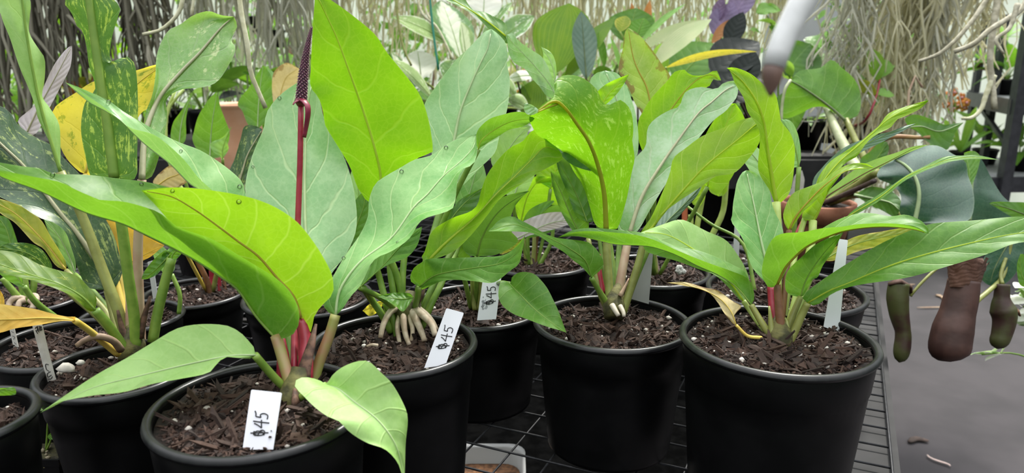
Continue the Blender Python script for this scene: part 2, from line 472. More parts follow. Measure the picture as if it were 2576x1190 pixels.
M_METAL = plain('dark_painted_metal', (0.025, 0.025, 0.03), 0.45, (0.04, 0.04, 0.047), 20)
M_SHELF = plain('grey_shelf', (0.22, 0.22, 0.24), 0.6, (0.30, 0.30, 0.32), 12)
M_ROOT = plain('aerial_root', (0.36, 0.27, 0.19), 0.7, (0.52, 0.43, 0.33), 90, bump=0.001)
M_ROOTN = plain('aerial_root_weathered', (0.34, 0.31, 0.22), 0.75, (0.56, 0.52, 0.40), 60, bump=0.001)
M_ROOTY = plain('root_cream', (0.50, 0.48, 0.30), 0.7, (0.62, 0.60, 0.42), 90, bump=0.001)
M_ROOTG = plain('root_grey_white', (0.66, 0.66, 0.66), 0.6, (0.78, 0.78, 0.78), 60)
M_ROOTT = plain('root_tip_brown', (0.13, 0.075, 0.06), 0.5, (0.22, 0.13, 0.10), 60)
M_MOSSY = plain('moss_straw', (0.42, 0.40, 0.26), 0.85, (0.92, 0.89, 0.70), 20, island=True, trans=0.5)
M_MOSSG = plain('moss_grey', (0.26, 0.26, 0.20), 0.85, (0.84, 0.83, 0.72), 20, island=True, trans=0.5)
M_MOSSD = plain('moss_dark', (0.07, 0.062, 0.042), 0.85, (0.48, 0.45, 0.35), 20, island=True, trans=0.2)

# ------------------------------------------------------------------ leaves
def blade(name, M, L, R, mat, parent, m=5, cup=0.10, wav=0.0, seed=0):
    """a leaf blade between a midrib M and two edges L, R (equal counts, world metres)"""
    n = len(M)
    vs, uv, fs = [], [], []
    per = 2 * m + 1
    for i in range(n):
        t = i / (n - 1)
        mid = Vector(M[i])
        view = (mid - CAM).normalized()
        for j in range(-m, m + 1):
            e = Vector(L[i]) if j < 0 else Vector(R[i])
            s = abs(j) / m
            wd = (e - mid)
            p = mid + wd * s
            p = p + view * (cup * wd.length * math.sin(math.pi * s * 0.85))
            if wav:
                k = noise.noise(Vector((t * 5.5 + seed * 3.1, (1 if j > 0 else -1) * 3.3 + seed, s * 0.8)))
                p = p + view * (wav * s * s * k)
            vs.append(p)
            uv.append((0.5 + 0.5 * j / m, t))
    for i in range(n - 1):
        for j in range(per - 1):
            a = i * per + j
            fs.append((a, a + 1, a + per + 1, a + per))
    return build(name, vs, fs, mat, parent, uv)
def prof(v, t):
    if isinstance(v, (list, tuple)):
        k = t * (len(v) - 1)
        i = min(int(k), len(v) - 2)
        return v[i] + (v[i + 1] - v[i]) * (k - i)
    return v * math.sin(math.pi * min(1, max(0, t))) ** 0.6
SEEDN = [0]
def leaf(parent, mat, mid, L, R, dl=0.0, dr=0.0, n=30, m=6, cup=0.08, wav=0.006, rib='midgreen', rr=0.0016, label=None, ribtip=0.2, riboff=0.6):
    """a leaf seen in the photo: midrib with distances, and the outline on both sides"""
    SEEDN[0] += 1
    MM = catmull(mid, n)
    b, t = mid[0][:2], mid[-1][:2]
    LL = catmull([b] + [p[:2] for p in L] + [t], n)
    RR = catmull([b] + [p[:2] for p in R] + [t], n)
    Mw = [W(*p) for p in MM]
    Lw = [W(LL[i][0], LL[i][1], MM[i][2] + prof(dl, i / n)) for i in range(n + 1)]
    Rw = [W(RR[i][0], RR[i][1], MM[i][2] + prof(dr, i / n)) for i in range(n + 1)]
    o = blade('leaf', Mw, Lw, Rw, LM[mat], parent, m, cup, wav, SEEDN[0])
    if label: o['label'] = label
    if rr:
        mb = MB()
        k = n
        pts, rad = [], []
        for i in range(0, k):
            v = (Mw[i] - CAM).normalized()
            r = rr * (1 - (1 - ribtip) * i / k)
            pts.append(Mw[i] - v * r * riboff)
            rad.append(r)
        mb.tube(pts, rad, 6)
        mb.build('midrib', ST[rib], o)
    BLADES.append((o, Mw, Lw, Rw))
    return o
BLADES = []
def drop(o, x, y, r):
    """a drop of water resting on a leaf blade"""
    from mathutils.bvhtree import BVHTree
    off = root_loc(o)
    vs = [v.co + off for v in o.data.vertices]
    bv = BVHTree.FromPolygons(vs, [tuple(p.vertices) for p in o.data.polygons])
    dirv = (W(x, y, 1.0) - CAM).normalized()
    hit, nrm, _, _ = bv.ray_cast(CAM, dirv)
    if hit is None: return
    if nrm.dot(dirv) > 0: nrm = -nrm
    mb = MB()
    mb.blob(hit + nrm * r * .2, r, 2, (1, 1, 1), .05)
    return mb.build('water_drop', M_WATER, o)
def stalk(parent, pts, r0, r1=None, mat='green', name='petiole', seg=10, n=14, label=None):
    """a stalk through photo points with distances"""
    P = [W(*p) for p in catmull(pts, n)]
    r1 = r1 if r1 is not None else r0
    mb = MB()
    mb.tube(P, [r0 + (r1 - r0) * i / n for i in range(n + 1)], seg)
    o = mb.build(name, ST[mat] if isinstance(mat, str) else mat, parent)
    if label: o['label'] = label
    return o
def wleaf(parent, mat, base, tip, width, droop=0.0, roll=0.0, shape=0.5, n=14, m=3, fold=0.15, rib=None, rr=0.0, wav=0.0):
    """a leaf placed by its base and tip in the room"""
    SEEDN[0] += 1
    base, tip = Vector(base), Vector(tip)
    ax = tip - base
    ln = ax.length
    up = Vector((0, 0, 1))
    side = ax.cross(up)
    side = side.normalized() if side.length > 1e-5 else Vector((1, 0, 0))
    side = Matrix.Rotation(roll, 3, ax.normalized()) @ side
    nrm = side.cross(ax.normalized())
    Mw, Lw, Rw = [], [], []
    for i in range(n + 1):
        t = i / n
        p = base + ax * t + up * (droop * ln * math.sin(math.pi * t)) 
        if t < shape: wv = math.sin(math.pi / 2 * t / shape) ** 0.7
        else: wv = math.cos(math.pi / 2 * (t - shape) / (1 - shape)) ** 0.9
        h = width / 2 * max(0.0, wv)
        Mw.append(p)
        Lw.append(p - side * h + nrm * h * fold)
        Rw.append(p + side * h + nrm * h * fold)
    o = blade('leaf', Mw, Lw, Rw, LM[mat], parent, m, 0.05, wav, SEEDN[0])
    if rib:
        mb = MB()
        mb.tube(Mw[:-1], [rr * (1 - 0.8 * i / n) for i in range(n)], 5)
        mb.build('midrib', ST[rib], o)
    return o
def wstalk(parent, pts, r0, r1, mat='green', name='petiole', n=10, seg=7):
    P = catmull([tuple(p) for p in pts], n)
    mb = MB()
    mb.tube(P, [r0 + (r1 - r0) * i / n for i in range(n + 1)], seg)
    return mb.build(name, ST[mat] if isinstance(mat, str) else mat, parent)

# ------------------------------------------------------------------ pots
BENCH_Z = 0.79
def pot_parts(root, R, H, chips=260, perl=24, soil_drop=0.012, mat=None, rimmat=None, seed=1, taper=0.80):
    c = Vector(root.location)
    mat = mat or M_POT
    rimmat = rimmat or M_RIM
    rb = R * taper
    mb = MB()
    hr = H - 0.016
    def wall(z): return rb + (R - 0.004 - rb) * (z / H)
    pr = [(0.0, 0.004), (rb * 0.9, 0.004), (rb * 0.93, 0.0), (rb, 0.002), (rb, 0.006)]
    for k in range(1, 8): pr.append((wall(hr * 0.86 * k / 7), hr * 0.86 * k / 7))
    pr += [(wall(hr * 0.87) + 0.0012, hr * 0.87), (wall(hr) + 0.0012, hr), (R - 0.0035, H - 0.004)]
    pr += [(R - 0.0055, H - 0.002), (R - 0.0065, H - 0.006)]
    pr += [(wall(H * 0.9) - 0.003, H * 0.9), (wall(H * 0.8) - 0.003, H * 0.78)]
    mb.lathe(c, pr, 56)
    po = mb.build('pot', mat, root)
    rm = MB()
    tor = []
    for k in range(11):
        a = 2 * math.pi * k / 10
        tor.append((R - 0.0035 + 0.0042 * math.cos(a), H - 0.002 + 0.0042 * math.sin(a)))
    rm.lathe(c, tor, 64)
    rm.build('rim', rimmat, po)
    zs = c.z + H - soil_drop
    rs = R - 0.0075
    rnd = random.Random(seed)
    vs, fs = [], []
    rings, seg = 14, 40
    for i in range(rings + 1):
        r = rs * i / rings
        for k in range(seg):
            a = 2 * math.pi * k / seg
            x, y = c.x + r * math.cos(a), c.y + r * math.sin(a)
            vs.append((x, y, zs + 0.006 * noise.noise(Vector((x * 45, y * 45, seed))) + 0.003 * noise.noise(Vector((x * 120, y * 120, seed)))))
    for i in range(rings):
        for k in range(seg):
            k2 = (k + 1) % seg
            fs.append((i * seg + k, i * seg + k2, (i + 1) * seg + k2, (i + 1) * seg + k))
    build('soil', vs, fs, M_SOIL, root)
    if chips:
        mb = MB()
        for k in range(chips * 6):
            s = rnd.choice((0.3, 0.35, 0.4, 0.45, 0.5, 0.6, 0.7, 0.9, 1.5)) * 0.0042
            r = (rs - s * 2.8) * math.sqrt(rnd.random())
            a = rnd.random() * 6.283
            Rm = (Matrix.Rotation(rnd.random() * 6.28, 3, 'Z') @ Matrix.Rotation(rnd.gauss(0, 0.5), 3, 'X') @ Matrix.Rotation(rnd.gauss(0, 0.45), 3, 'Y'))
            x, y = c.x + r * math.cos(a), c.y + r * math.sin(a)
            z = zs + 0.006 * noise.noise(Vector((x * 45, y * 45, seed))) + rnd.random() * 0.004
            q = rnd.random()
            if q < 0.30: mb.box((x, y, z), (s * 5.5, s * 0.5, s * 0.4), Rm, jit=0.4)
            elif q < 0.48: mb.box((x, y, z), (s * rnd.uniform(1.2, 3.0), s * rnd.uniform(0.8, 1.6), s * rnd.uniform(0.4, 0.9)), Rm, jit=0.45)
            else:
                k3 = rnd.uniform(.45, .95) * s
                base = [(1, 0, 0), (-1, 0, 0), (0, 1, 0), (0, -1, 0), (0, 0, 1), (0, 0, -1)]
                vs = [Vector((x, y, z)) + Rm @ (Vector(v_) * k3 * rnd.uniform(.6, 1.6)) for v_ in base]
                mb.add(vs, [(0, 2, 4), (2, 1, 4), (1, 3, 4), (3, 0, 4), (2, 0, 5), (1, 2, 5), (3, 1, 5), (0, 3, 5)])
        o = mb.build('bark_mulch', M_BARK, root, smooth=False)
        o['kind'] = 'stuff'
    if perl:
        mb = MB()
        for k in range(perl):
            r = rs * math.sqrt(rnd.random()) * 0.93
            a = rnd.random() * 6.283
            x, y = c.x + r * math.cos(a), c.y + r * math.sin(a)
            s = rnd.choice((0.0011, 0.0013, 0.0016, 0.002, 0.0034))
            mb.blob((x, y, zs + 0.006 * noise.noise(Vector((x * 45, y * 45, seed))) + 0.004), s, 1, (1, rnd.uniform(0.7, 1), 0.8), 0.5)
        o = mb.build('perlite', M_PERL, root)
        o['kind'] = 'stuff'
    return po
def potted(px, py, zr, wpx, label, seed, chips=260, perl=24, drop=0.012, taper=0.80, name='potted_plant', cat='potted plant', group='black nursery pots of leafy plants on the mesh bench', base=BENCH_Z, d=None):
    c = at_z(px, py, zr)
    R = 0.5 * wpx * depth_at_z(px, py, zr) / FPX
    root = thing(name, (c.x, c.y, base + 0.001), label, cat, group)
    pot_parts(root, R, zr - base - 0.001, chips, perl, drop, seed=seed, taper=taper)
    return root

# ------------------------------------------------------------------ setting
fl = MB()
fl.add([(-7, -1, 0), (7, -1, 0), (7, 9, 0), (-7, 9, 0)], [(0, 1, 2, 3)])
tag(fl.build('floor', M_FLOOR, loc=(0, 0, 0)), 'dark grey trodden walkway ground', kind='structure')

# ------------------------------------------------------------------ the bench
E0 = at_z(2255, 1190, BENCH_Z)
E1 = at_z(2205, 720, BENCH_Z)
ED = Vector((E1.x - E0.x, E1.y - E0.y, 0)).normalized()      # along the outer edge, away from the lens
EN = Vector((-ED.y, ED.x, 0))                                # into the bench
def bp(s, t, z=BENCH_Z):
    """bench point: s metres along the edge from E0, t metres in from the edge"""
    v = E0 + ED * s + EN * t
    return Vector((v.x, v.y, z))
bench = thing('plant_bench', (0.0, 0.9, 0), 'black wire mesh topped bench carrying the potted plants', 'bench')
S0, S1, TW = -0.75, 1.12, 1.66
mb = MB()
G = 0.0508
k = 0
s = S0
while s <= S1:
    a, b = bp(s, 0.004), bp(s, TW)
    mb.tube([a + Vector((0, 0, -0.0016)), b + Vector((0, 0, -0.0016))], 0.0014, 6)
    s += G
t = 0.004
mb.tube([bp(S0, 0.004), bp(S1, 0.004)], 0.0018, 6)
t = 0.004 + G * 1.35
while t <= TW:
    mb.tube([bp(S0, t, BENCH_Z - 0.004), bp(S1, t, BENCH_Z - 0.004)], 0.0014, 6)
    t += G
mb.build('wire_mesh', M_WIRE, bench)
mb = MB(); mb.bar(bp(S0, 0.036, BENCH_Z - 0.020), bp(S1, 0.036, BENCH_Z - 0.020), 0.085, 0.022); mb.build('edge_board', M_BOARD, bench, smooth=False)
mb = MB(); mb.bar(bp(S0, 0.0, BENCH_Z - 0.062), bp(S1, 0.0, BENCH_Z - 0.062), 0.016, 0.060); mb.build('side_rail', M_BOARD, bench, smooth=False)
mb = MB(); mb.bar(bp(S0, TW, BENCH_Z - 0.042), bp(S1, TW, BENCH_Z - 0.042), 0.05, 0.06); mb.build('back_rail', M_BOARD, bench, smooth=False)
for s in (S0, 0.35, S1):
    mb = MB(); mb.bar(bp(s, 0.03, BENCH_Z - 0.06), bp(s, TW, BENCH_Z - 0.06), 0.045, 0.05); mb.build('crossbar', M_BOARD, bench, smooth=False)
    for t in (0.10, TW - 0.1):
        mb = MB(); mb.bar(bp(s, t, 0.0), bp(s, t, BENCH_Z - 0.085), 0.05, 0.05); mb.build('leg', M_BOARD, bench, smooth=False)
mb = MB()
mb.bar(bp(S0, TW * 0.5, 0.40), bp(S1, TW * 0.5, 0.40), TW - 0.12, 0.012)
mb.build('lower_shelf', plain('underbench_shade_black', (.002, .002, .002), .9, (.004, .004, .004), 30, spec=0), bench, smooth=False)  # near-black colour stands in for the shade under the bench

# clear tub on the lower shelf
tb = at_z(1222, 1168, 0.56)
tub = thing('plastic_tub', (tb.x, tb.y, 0.407), 'clear plastic tub of brown bark showing through the bench mesh', 'tub')
M_CLEAR = plain('clear_plastic', (0.62, 0.62, 0.62), 0.25, trans=0.5)
mb = MB()
def rbox_ring(c, hx, hy, z, r=0.03, n=6):
    out = []
    for qx, qy, a0 in ((1, 1, 0), (-1, 1, 90), (-1, -1, 180), (1, -1, 270)):
        for k in range(n):
            a = math.radians(a0 + 90 * k / (n - 1))
            out.append(Vector((c[0] + qx * (hx - r) + r * math.cos(a), c[1] + qy * (hy - r) + r * math.sin(a), z)))
    return out
def loft(mb, rings, cap0=True, cap1=False, mi=0):
    n = len(rings[0]); vs = [v for r in rings for v in r]; fs = []
    for i in range(len(rings) - 1):
        for k in range(n):
            k2 = (k + 1) % n
            fs.append((i * n + k, i * n + k2, (i + 1) * n + k2, (i + 1) * n + k))
    if cap0: fs.append(tuple(range(n))[::-1])
    if cap1: fs.append(tuple((len(rings) - 1) * n + k for k in range(n)))
    mb.add(vs, fs, mi)
loft(mb, [rbox_ring(tb, .052, .045, .407), rbox_ring(tb, .055, .048, .42), rbox_ring(tb, .064, .055, .56), rbox_ring(tb, .070, .060, .566), rbox_ring(tb, .070, .060, .560)])
mb.build('tub_body', M_CLEAR, tub)
mb = MB()
loft(mb, [rbox_ring(tb, .050, .043, .412), rbox_ring(tb, .060, .051, .53)], True, True)
mb.build('bark_fill', plain('bark_fill_mat', (0.10, 0.045, 0.02), 0.9, (0.30, 0.14, 0.06), 120, bump=0.003), tub)

# ------------------------------------------------------------------ front plant (red flower spike)
A = potted(655, 1018, 0.98, 540, 'nearest pot with red stalked purple flower spike and a $45 tag', 11, 420, 40, 0.008)
# petioles
stalk(A, [(742, 1010, .622), (722, 940, .628), (705, 880, .636), (694, 845, .640)], .0052, .0050, 'pinkgreen', label='green leaf stalk flushed pink')
stalk(A, [(762, 1000, .640), (768, 930, .645), (768, 860, .655), (757, 802, .660)], .0080, .0050, 'red', label='swollen crimson leaf stalk')
stalk(A, [(732, 985, .632), (700, 960, .622), (668, 925, .61), (641, 893, .600)], .0038, .0032, 'green')
stalk(A, [(752, 1005, .618), (772, 992, .605), (800, 978, .593), (818, 970, .587)], .0036, .003, 'green')
stalk(A, [(782, 985, .650), (800, 920, .655), (828, 845, .658), (844, 792, .660)], .0052, .0045, 'pinkgreen')
stalk(A, [(745, 985, .655), (738, 900, .675), (748, 830, .70), (772, 770, .715)], .005, .0045, 'red', label='dark red leaf stalk')
# crown and sheaths
mb = MB()
mb.tube([W(735, 1040, .618), W(738, 1000, .622), W(745, 960, .628), W(752, 925, .632)], [.011, .013, .010, .006], 14)
o = mb.build('crown', ST['crown'], A)
mb = MB()
mb.tube([W(760, 985, .628), W(765, 930, .634), W(782, 870, .645), W(795, 815, .652)], [.007, .006, .004, .0012], 8, flat=.5)
mb.build('dry_sheath', ST['husk'], A)
mb = MB()
mb.tube([W(738, 1045, .606), W(745, 1010, .608), W(742, 980, .614)], [.004, .007, .003], 8, flat=.5)
mb.build('dry_sheath', ST['husk'], A)
mb = MB()
mb.tube([W(715, 960, .634), W(712, 890, .645), W(708, 850, .652)], [.007, .005, .003], 8, flat=.6)
mb.build('sheath', ST['red'], A)
# leaves
leaf(A, 'green', [(695, 853, .64), (645, 797, .637), (600, 731, .633), (560, 700, .63), (500, 660, .625), (440, 627, .62), (353, 584, .612), (303, 561, .608), (214, 534, .60), (101, 481, .59), (0, 443, .58), (-60, 398, .575)],
     [(711, 853), (736, 842), (751, 817), (751, 777), (731, 736), (696, 701), (650, 672), (600, 642), (540, 605), (480, 583), (444, 570), (403, 536), (348, 516), (303, 506), (252, 503), (227, 493), (192, 478), (151, 458), (76, 443), (0, 426)],
     [(706, 845), (705, 780), (670, 680), (620, 600), (570, 545), (500, 495), (420, 470), (360, 456), (300, 449), (225, 440), (136, 437), (106, 424), (60, 419), (0, 409)],
     dl=[0, -.02, -.025, -.025, -.02, -.01, 0], dr=[0, .03, .05, .055, .04, .015, 0], n=44, cup=.05, rr=.0012, label='long leaf folded along its midrib reaching past the frame')
leaf(A, 'yellowlime', [(757, 800, .655), (738, 745, .655), (696, 698, .650), (650, 645, .642), (600, 608, .632), (529, 555, .618), (484, 524, .608), (429, 494, .596), (355, 479, .58)],
     [(784, 837), (787, 807), (799, 782), (822, 756), (839, 736), (835, 690), (815, 650), (790, 610), (750, 560), (700, 525), (650, 503), (600, 490), (540, 480), (470, 472), (400, 473)],
     [(735, 795), (690, 765), (640, 700), (560, 635), (480, 600), (430, 560), (390, 515)], dl=.0, dr=.0, n=36, cup=.04, rib='midorange', rr=.0014, label='broad yellow green leaf with orange midrib')
leaf(A, 'pale', [(643, 893, .60), (580, 895, .592), (479, 915, .582), (353, 945, .572), (227, 978, .562), (101, 1039, .555)],
     [(640, 876), (625, 857), (605, 837), (570, 819), (504, 816), (444, 827), (383, 862), (323, 898), (242, 943), (166, 993)],
     [(636, 902), (600, 901), (570, 898), (547, 913), (524, 938), (454, 953), (383, 966), (313, 986), (227, 996), (141, 1014)], dl=.02, dr=-.008, cup=-.04, rib='midpale', rr=.0008, label='pale drooping leaf pointing down over the next pot')
leaf(A, 'pale', [(817, 969, .587), (852, 980, .575), (892, 1011, .563), (953, 1059, .553), (998, 1125, .55), (1018, 1215, .555)],
     [(810, 960), (792, 953), (766, 949), (746, 956), (743, 973), (761, 993), (792, 1024), (827, 1049), (852, 1059), (882, 1089), (923, 1114), (968, 1130), (998, 1160), (1010, 1190)],
     [(822, 966), (837, 943), (862, 923), (898, 909), (928, 910), (958, 938), (988, 968), (1019, 1024), (1026, 1059), (1021, 1109), (1019, 1160)], dl=-.012, dr=.012, cup=-.06, rib='midpale', rr=.0009, label='pale heart shaped leaf hanging over the pot rim')
leaf(A, 'teal', [(844, 795, .66), (855, 730, .665), (905, 660, .675), (983, 600, .69), (1040, 522, .705), (1074, 490, .715), (1116, 442, .73), (1160, 405, .745), (1191, 370, .755), (1198, 338, .765)],
     [(825, 785), (812, 761), (822, 722), (838, 695), (870, 640), (905, 590), (925, 545), (928, 504), (943, 464), (968, 444), (1003, 424), (1044, 401), (1084, 391), (1124, 363), (1155, 348)],
     [(862, 777), (882, 746), (908, 716), (940, 655), (985, 632), (1030, 600), (1060, 555), (1116, 535), (1138, 525), (1146, 502), (1151, 452), (1166, 424), (1186, 416), (1199, 394)], dl=.015, dr=-.02, n=36, cup=.10, rib='midpale', rr=.0014, label='cool green leaf spattered with water drops')
leaf(A, 'blue', [(775, 772, .715), (772, 650, .735), (767, 550, .75), (766, 450, .762), (769, 350, .775), (774, 270, .785), (786, 200, .79)],
     [(750, 750), (690, 650), (640, 580), (618, 500), (618, 454), (630, 403), (643, 368), (663, 323), (671, 282), (701, 242), (741, 212), (765, 203)],
     [(800, 740), (840, 680), (870, 640), (893, 590), (898, 545), (893, 495), (885, 454), (867, 398), (837, 343), (817, 303), (802, 242), (795, 215)], dl=-.01, dr=.01, n=34, cup=.10, rib='midpale', rr=.0022, label='broad blue green leaf behind the flower spike')
leaf(A, 'teal', [(640, 590, .70), (560, 530, .695), (504, 480, .688), (474, 459, .684), (429, 413, .678), (383, 378, .672), (343, 343, .667), (303, 303, .662), (262, 277, .658), (222, 255, .654), (164, 207, .648)],
     [(615, 548), (560, 500), (504, 452), (464, 403), (420, 362), (383, 337), (328, 322), (300, 300), (262, 270), (215, 238)],
     [(640, 540), (618, 492), (610, 459), (580, 429), (545, 403), (504, 378), (464, 363), (429, 348), (383, 323), (313, 282), (272, 252), (227, 232), (192, 217)], dl=[0, -.015, -.02, -.015, -.005, 0], dr=[0, .02, .03, .025, .015, .005, 0], n=36, cup=.05, rr=.001, rib='midpale', label='narrow folded leaf arching up to a thin tip')
stalk(A, [(748, 965, .655), (720, 800, .69), (680, 660, .705), (640, 590, .70)], .0045, .004, 'green')
# flower spike
stalk(A, [(739, 950, .640), (742, 800, .676), (748, 600, .694), (755, 400, .692), (757, 258, .690)], .0032, .0026, 'red', 'flower_stalk', label='long crimson flower stalk')
ax = [W(*p) for p in catmull([(757, 258, .690), (760, 225, .690), (765, 170, .690), (774, 115, .689), (784, 68, .688)], 40)]
rad = [.0052 * (1 - (i / 40) ** 1.5 * .80) for i in range(41)]
mb = MB(); mb.tube(ax, [r * .86 for r in rad], 14)
M_SPAD = plain('spadix_purple', (0.055, 0.012, 0.030), 0.5, (0.10, 0.02, 0.05), 300)
spx = mb.build('spadix', M_SPAD, A, ); spx['label'] = 'dark purple flower spike dotted with pale stigmas'
mb = MB(); mb2 = MB()
t = (ax[-1] - ax[0]).normalized(); nx = t.orthogonal().normalized(); ny = t.cross(nx)
for i in range(300):
    f = (i + .5) / 300 * 40
    k = int(f); p = ax[k].lerp(ax[min(40, k + 1)], f - k); r = rad[k]
    a = i * 2.39996
    dr_ = nx * math.cos(a) + ny * math.sin(a)
    mb.blob(p + dr_ * r * .86, r * .21 + .00015, 1, jit=.05)
    mb2.blob(p + dr_ * (r * 1.06 + .00012), r * .085 + .0001, 1, jit=.05)
o = mb.build('spadix_bumps', M_SPAD, spx); o['kind'] = 'stuff'
o = mb2.build('stigmas', plain('stigma_pink', (0.50, 0.32, 0.30), 0.5), spx); o['kind'] = 'stuff'
# collar and withered spathe
mb = MB()
def petal(pts, w0, th=.0007):
    P = [W(*p) for p in catmull(pts, 10)]
    mb.tube(P, [w0[0] + (w0[1] - w0[0]) * i / 10 if i else w0[0] for i in range(11)], 8, flat=.35)
mb.tube([W(758, 243, .690), W(757, 256, .690), W(756, 268, .690)], [.0034, .0062, .0030], 12)
petal([(756, 250, .687), (742, 257, .682), (737, 264, .681)], (.0035, .0008))
petal([(758, 250, .686), (772, 262, .682), (775, 285, .682), (770, 320, .685), (765, 346, .686)], (.0036, .0022))
o = mb.build('spathe', plain('spathe_red', (0.16, 0.012, 0.035), 0.4, (0.24, 0.02, 0.05), 80), A)
o['label'] = 'withered folded red spathe'

# ------------------------------------------------------------------ plant with pale aerial roots
B = potted(990, 862, 0.97, 420, 'pot with knuckled pale aerial roots above its soil', 12, 320, 26, 0.010)
leaf(B, 'limeflat', [(948, 512, .79), (958, 449, .785), (941, 368, .775), (912, 275, .765), (880, 185, .752), (847, 95, .74), (822, 40, .733), (795, -18, .725)],
     [(925, 508), (912, 490), (898, 469), (882, 424), (862, 388), (837, 348), (817, 313), (814, 287), (802, 247), (781, 217), (782, 166), (787, 66), (792, 0)],
     [(975, 500), (1000, 470), (1024, 425), (1054, 396), (1088, 383), (1087, 353), (1079, 303), (1059, 242), (1019, 187), (973, 131), (943, 86), (882, 35), (832, 0)], dl=-.015, dr=.015, n=36, cup=.06, rib='midlime', rr=.0017, wav=.004, label='very large upright bright lime leaf')
stalk(B, [(1020, 800, .815), (1000, 700, .82), (960, 600, .81), (948, 512, .79)], .0045, .004, 'green')
leaf(B, 'blue', [(1120, 480, .88), (1143, 350, .89), (1159, 277, .895), (1184, 214, .90), (1210, 156, .905), (1227, 121, .91), (1236, 73, .915)],
     [(1098, 450), (1085, 380), (1072, 300), (1068, 262), (1081, 240), (1111, 197), (1147, 151), (1179, 121), (1205, 93), (1225, 76)],
     [(1160, 470), (1205, 425), (1245, 385), (1256, 345), (1270, 300), (1278, 262), (1283, 214), (1281, 187), (1275, 158), (1278, 146), (1272, 108), (1250, 83)], dl=0, dr=.01, n=34, cup=.10, rib='midpale', rr=.0026, label='blue green leaf with netted veins facing the camera')
stalk(B, [(1045, 790, .825), (1075, 650, .85), (1105, 540, .87), (1120, 480, .88)], .005, .0045, 'green')
leaf(B, 'green', [(1203, 376, .80), (1212, 352, .80), (1245, 326, .805), (1290, 305, .81), (1345, 298, .815)],
     [(1196, 355), (1200, 332), (1211, 316), (1234, 298), (1267, 288), (1292, 282), (1320, 283)],
     [(1229, 358), (1254, 343), (1282, 326), (1317, 318)], dl=-.012, dr=.01, cup=.05, rr=.0008, rib='midlime', label='short curling leaf arching over')
stalk(B, [(1050, 790, .825), (1085, 640, .83), (1140, 500, .82), (1203, 376, .80)], .0035, .003, 'green')
leaf(B, 'lime', [(1078, 655, .80), (1120, 612, .808), (1191, 550, .822), (1247, 490, .835), (1292, 447, .845), (1340, 399, .856), (1370, 371, .862), (1408, 380, .87)],
     [(1058, 652), (1068, 634), (1078, 601), (1090, 578), (1116, 560), (1146, 545), (1181, 533), (1201, 515), (1211, 477), (1227, 437), (1249, 406), (1272, 381), (1292, 366), (1312, 358), (1325, 343), (1342, 326), (1363, 333), (1378, 354), (1400, 370)],
     [(1111, 646), (1146, 629), (1176, 601), (1201, 573), (1227, 540), (1247, 513), (1262, 497), (1292, 477), (1343, 442), (1380, 421), (1415, 400)], dl=-.012, dr=-.02, n=40, cup=.06, rib='midlime', rr=.0016, label='long lime leaf folded at its midrib')
stalk(B, [(1045, 800, .81), (1052, 740, .81), (1064, 690, .80), (1078, 655, .80)], .0048, .0042, 'green')
leaf(B, 'green', [(1055, 722, .768), (1090, 695, .765), (1140, 682, .76), (1200, 673, .754), (1260, 662, .748), (1300, 635, .742), (1321, 592, .738)],
     [(1032, 705), (1040, 676), (1063, 659), (1080, 651), (1141, 649), (1217, 646), (1257, 644), (1282, 634), (1302, 616)],
     [(1060, 729), (1078, 722), (1106, 709), (1141, 704), (1191, 707), (1237, 712), (1262, 699), (1282, 682), (1305, 664), (1313, 635)], dl=.012, dr=-.012, cup=-.05, rr=.0008, label='horizontal boat shaped leaf over the soil')
stalk(B, [(1038, 825, .80), (1043, 780, .79), (1050, 750, .775), (1055, 722, .768)], .0036, .003, 'green')
leaf(B, 'green', [(905, 724, .745), (960, 672, .75), (1015, 612, .755), (1062, 570, .76)],
     [(912, 700), (950, 645), (1005, 595)], [(928, 701), (973, 668), (1024, 647), (1049, 618), (1058, 590)], dl=.02, dr=-.01, rr=.0008, label='half hidden leaf under the drop spattered one')
stalk(B, [(1010, 800, .80), (985, 770, .785), (950, 745, .765), (905, 724, .745)], .0034, .0028, 'green')
leaf(B, 'green', [(1040, 748, .775), (1015, 752, .77), (985, 750, .765), (948, 746, .76)], [(1030, 738), (1000, 736), (970, 740)], [(1030, 765), (1013, 784), (995, 770), (970, 755)], dl=.006, dr=-.01, rr=.0006, label='small drooping leaf over the roots')
leaf(B, 'deep', [(1108, 610, .90), (1130, 560, .905), (1165, 515, .91), (1215, 472, .92)], [(1105, 580), (1132, 532), (1165, 497)], [(1140, 600), (1180, 560), (1210, 510)], rr=.001)
leaf(B, 'teal', [(1165, 560, .96), (1178, 500, .965), (1192, 450, .97), (1207, 398, .975)], [(1145, 540), (1150, 480), (1165, 430)], [(1200, 550), (1226, 500), (1224, 450), (1216, 415)], rr=.001, rib='midpale')
leaf(B, 'pale', [(1245, 430, 1.0), (1270, 390, 1.0), (1298, 350, 1.0), (1328, 320, 1.0)], [(1235, 400), (1250, 350), (1285, 325)], [(1265, 425), (1305, 380), (1325, 345)], rr=.001, rib='midpale')
leaf(B, 'yellow', [(968, 762, .79), (948, 768, .788), (925, 778, .786), (912, 782, .785)], [(955, 758), (930, 765)], [(950, 785), (930, 795)], rr=.0005, rib='midyellow', label='small shrivelled yellow leaf')
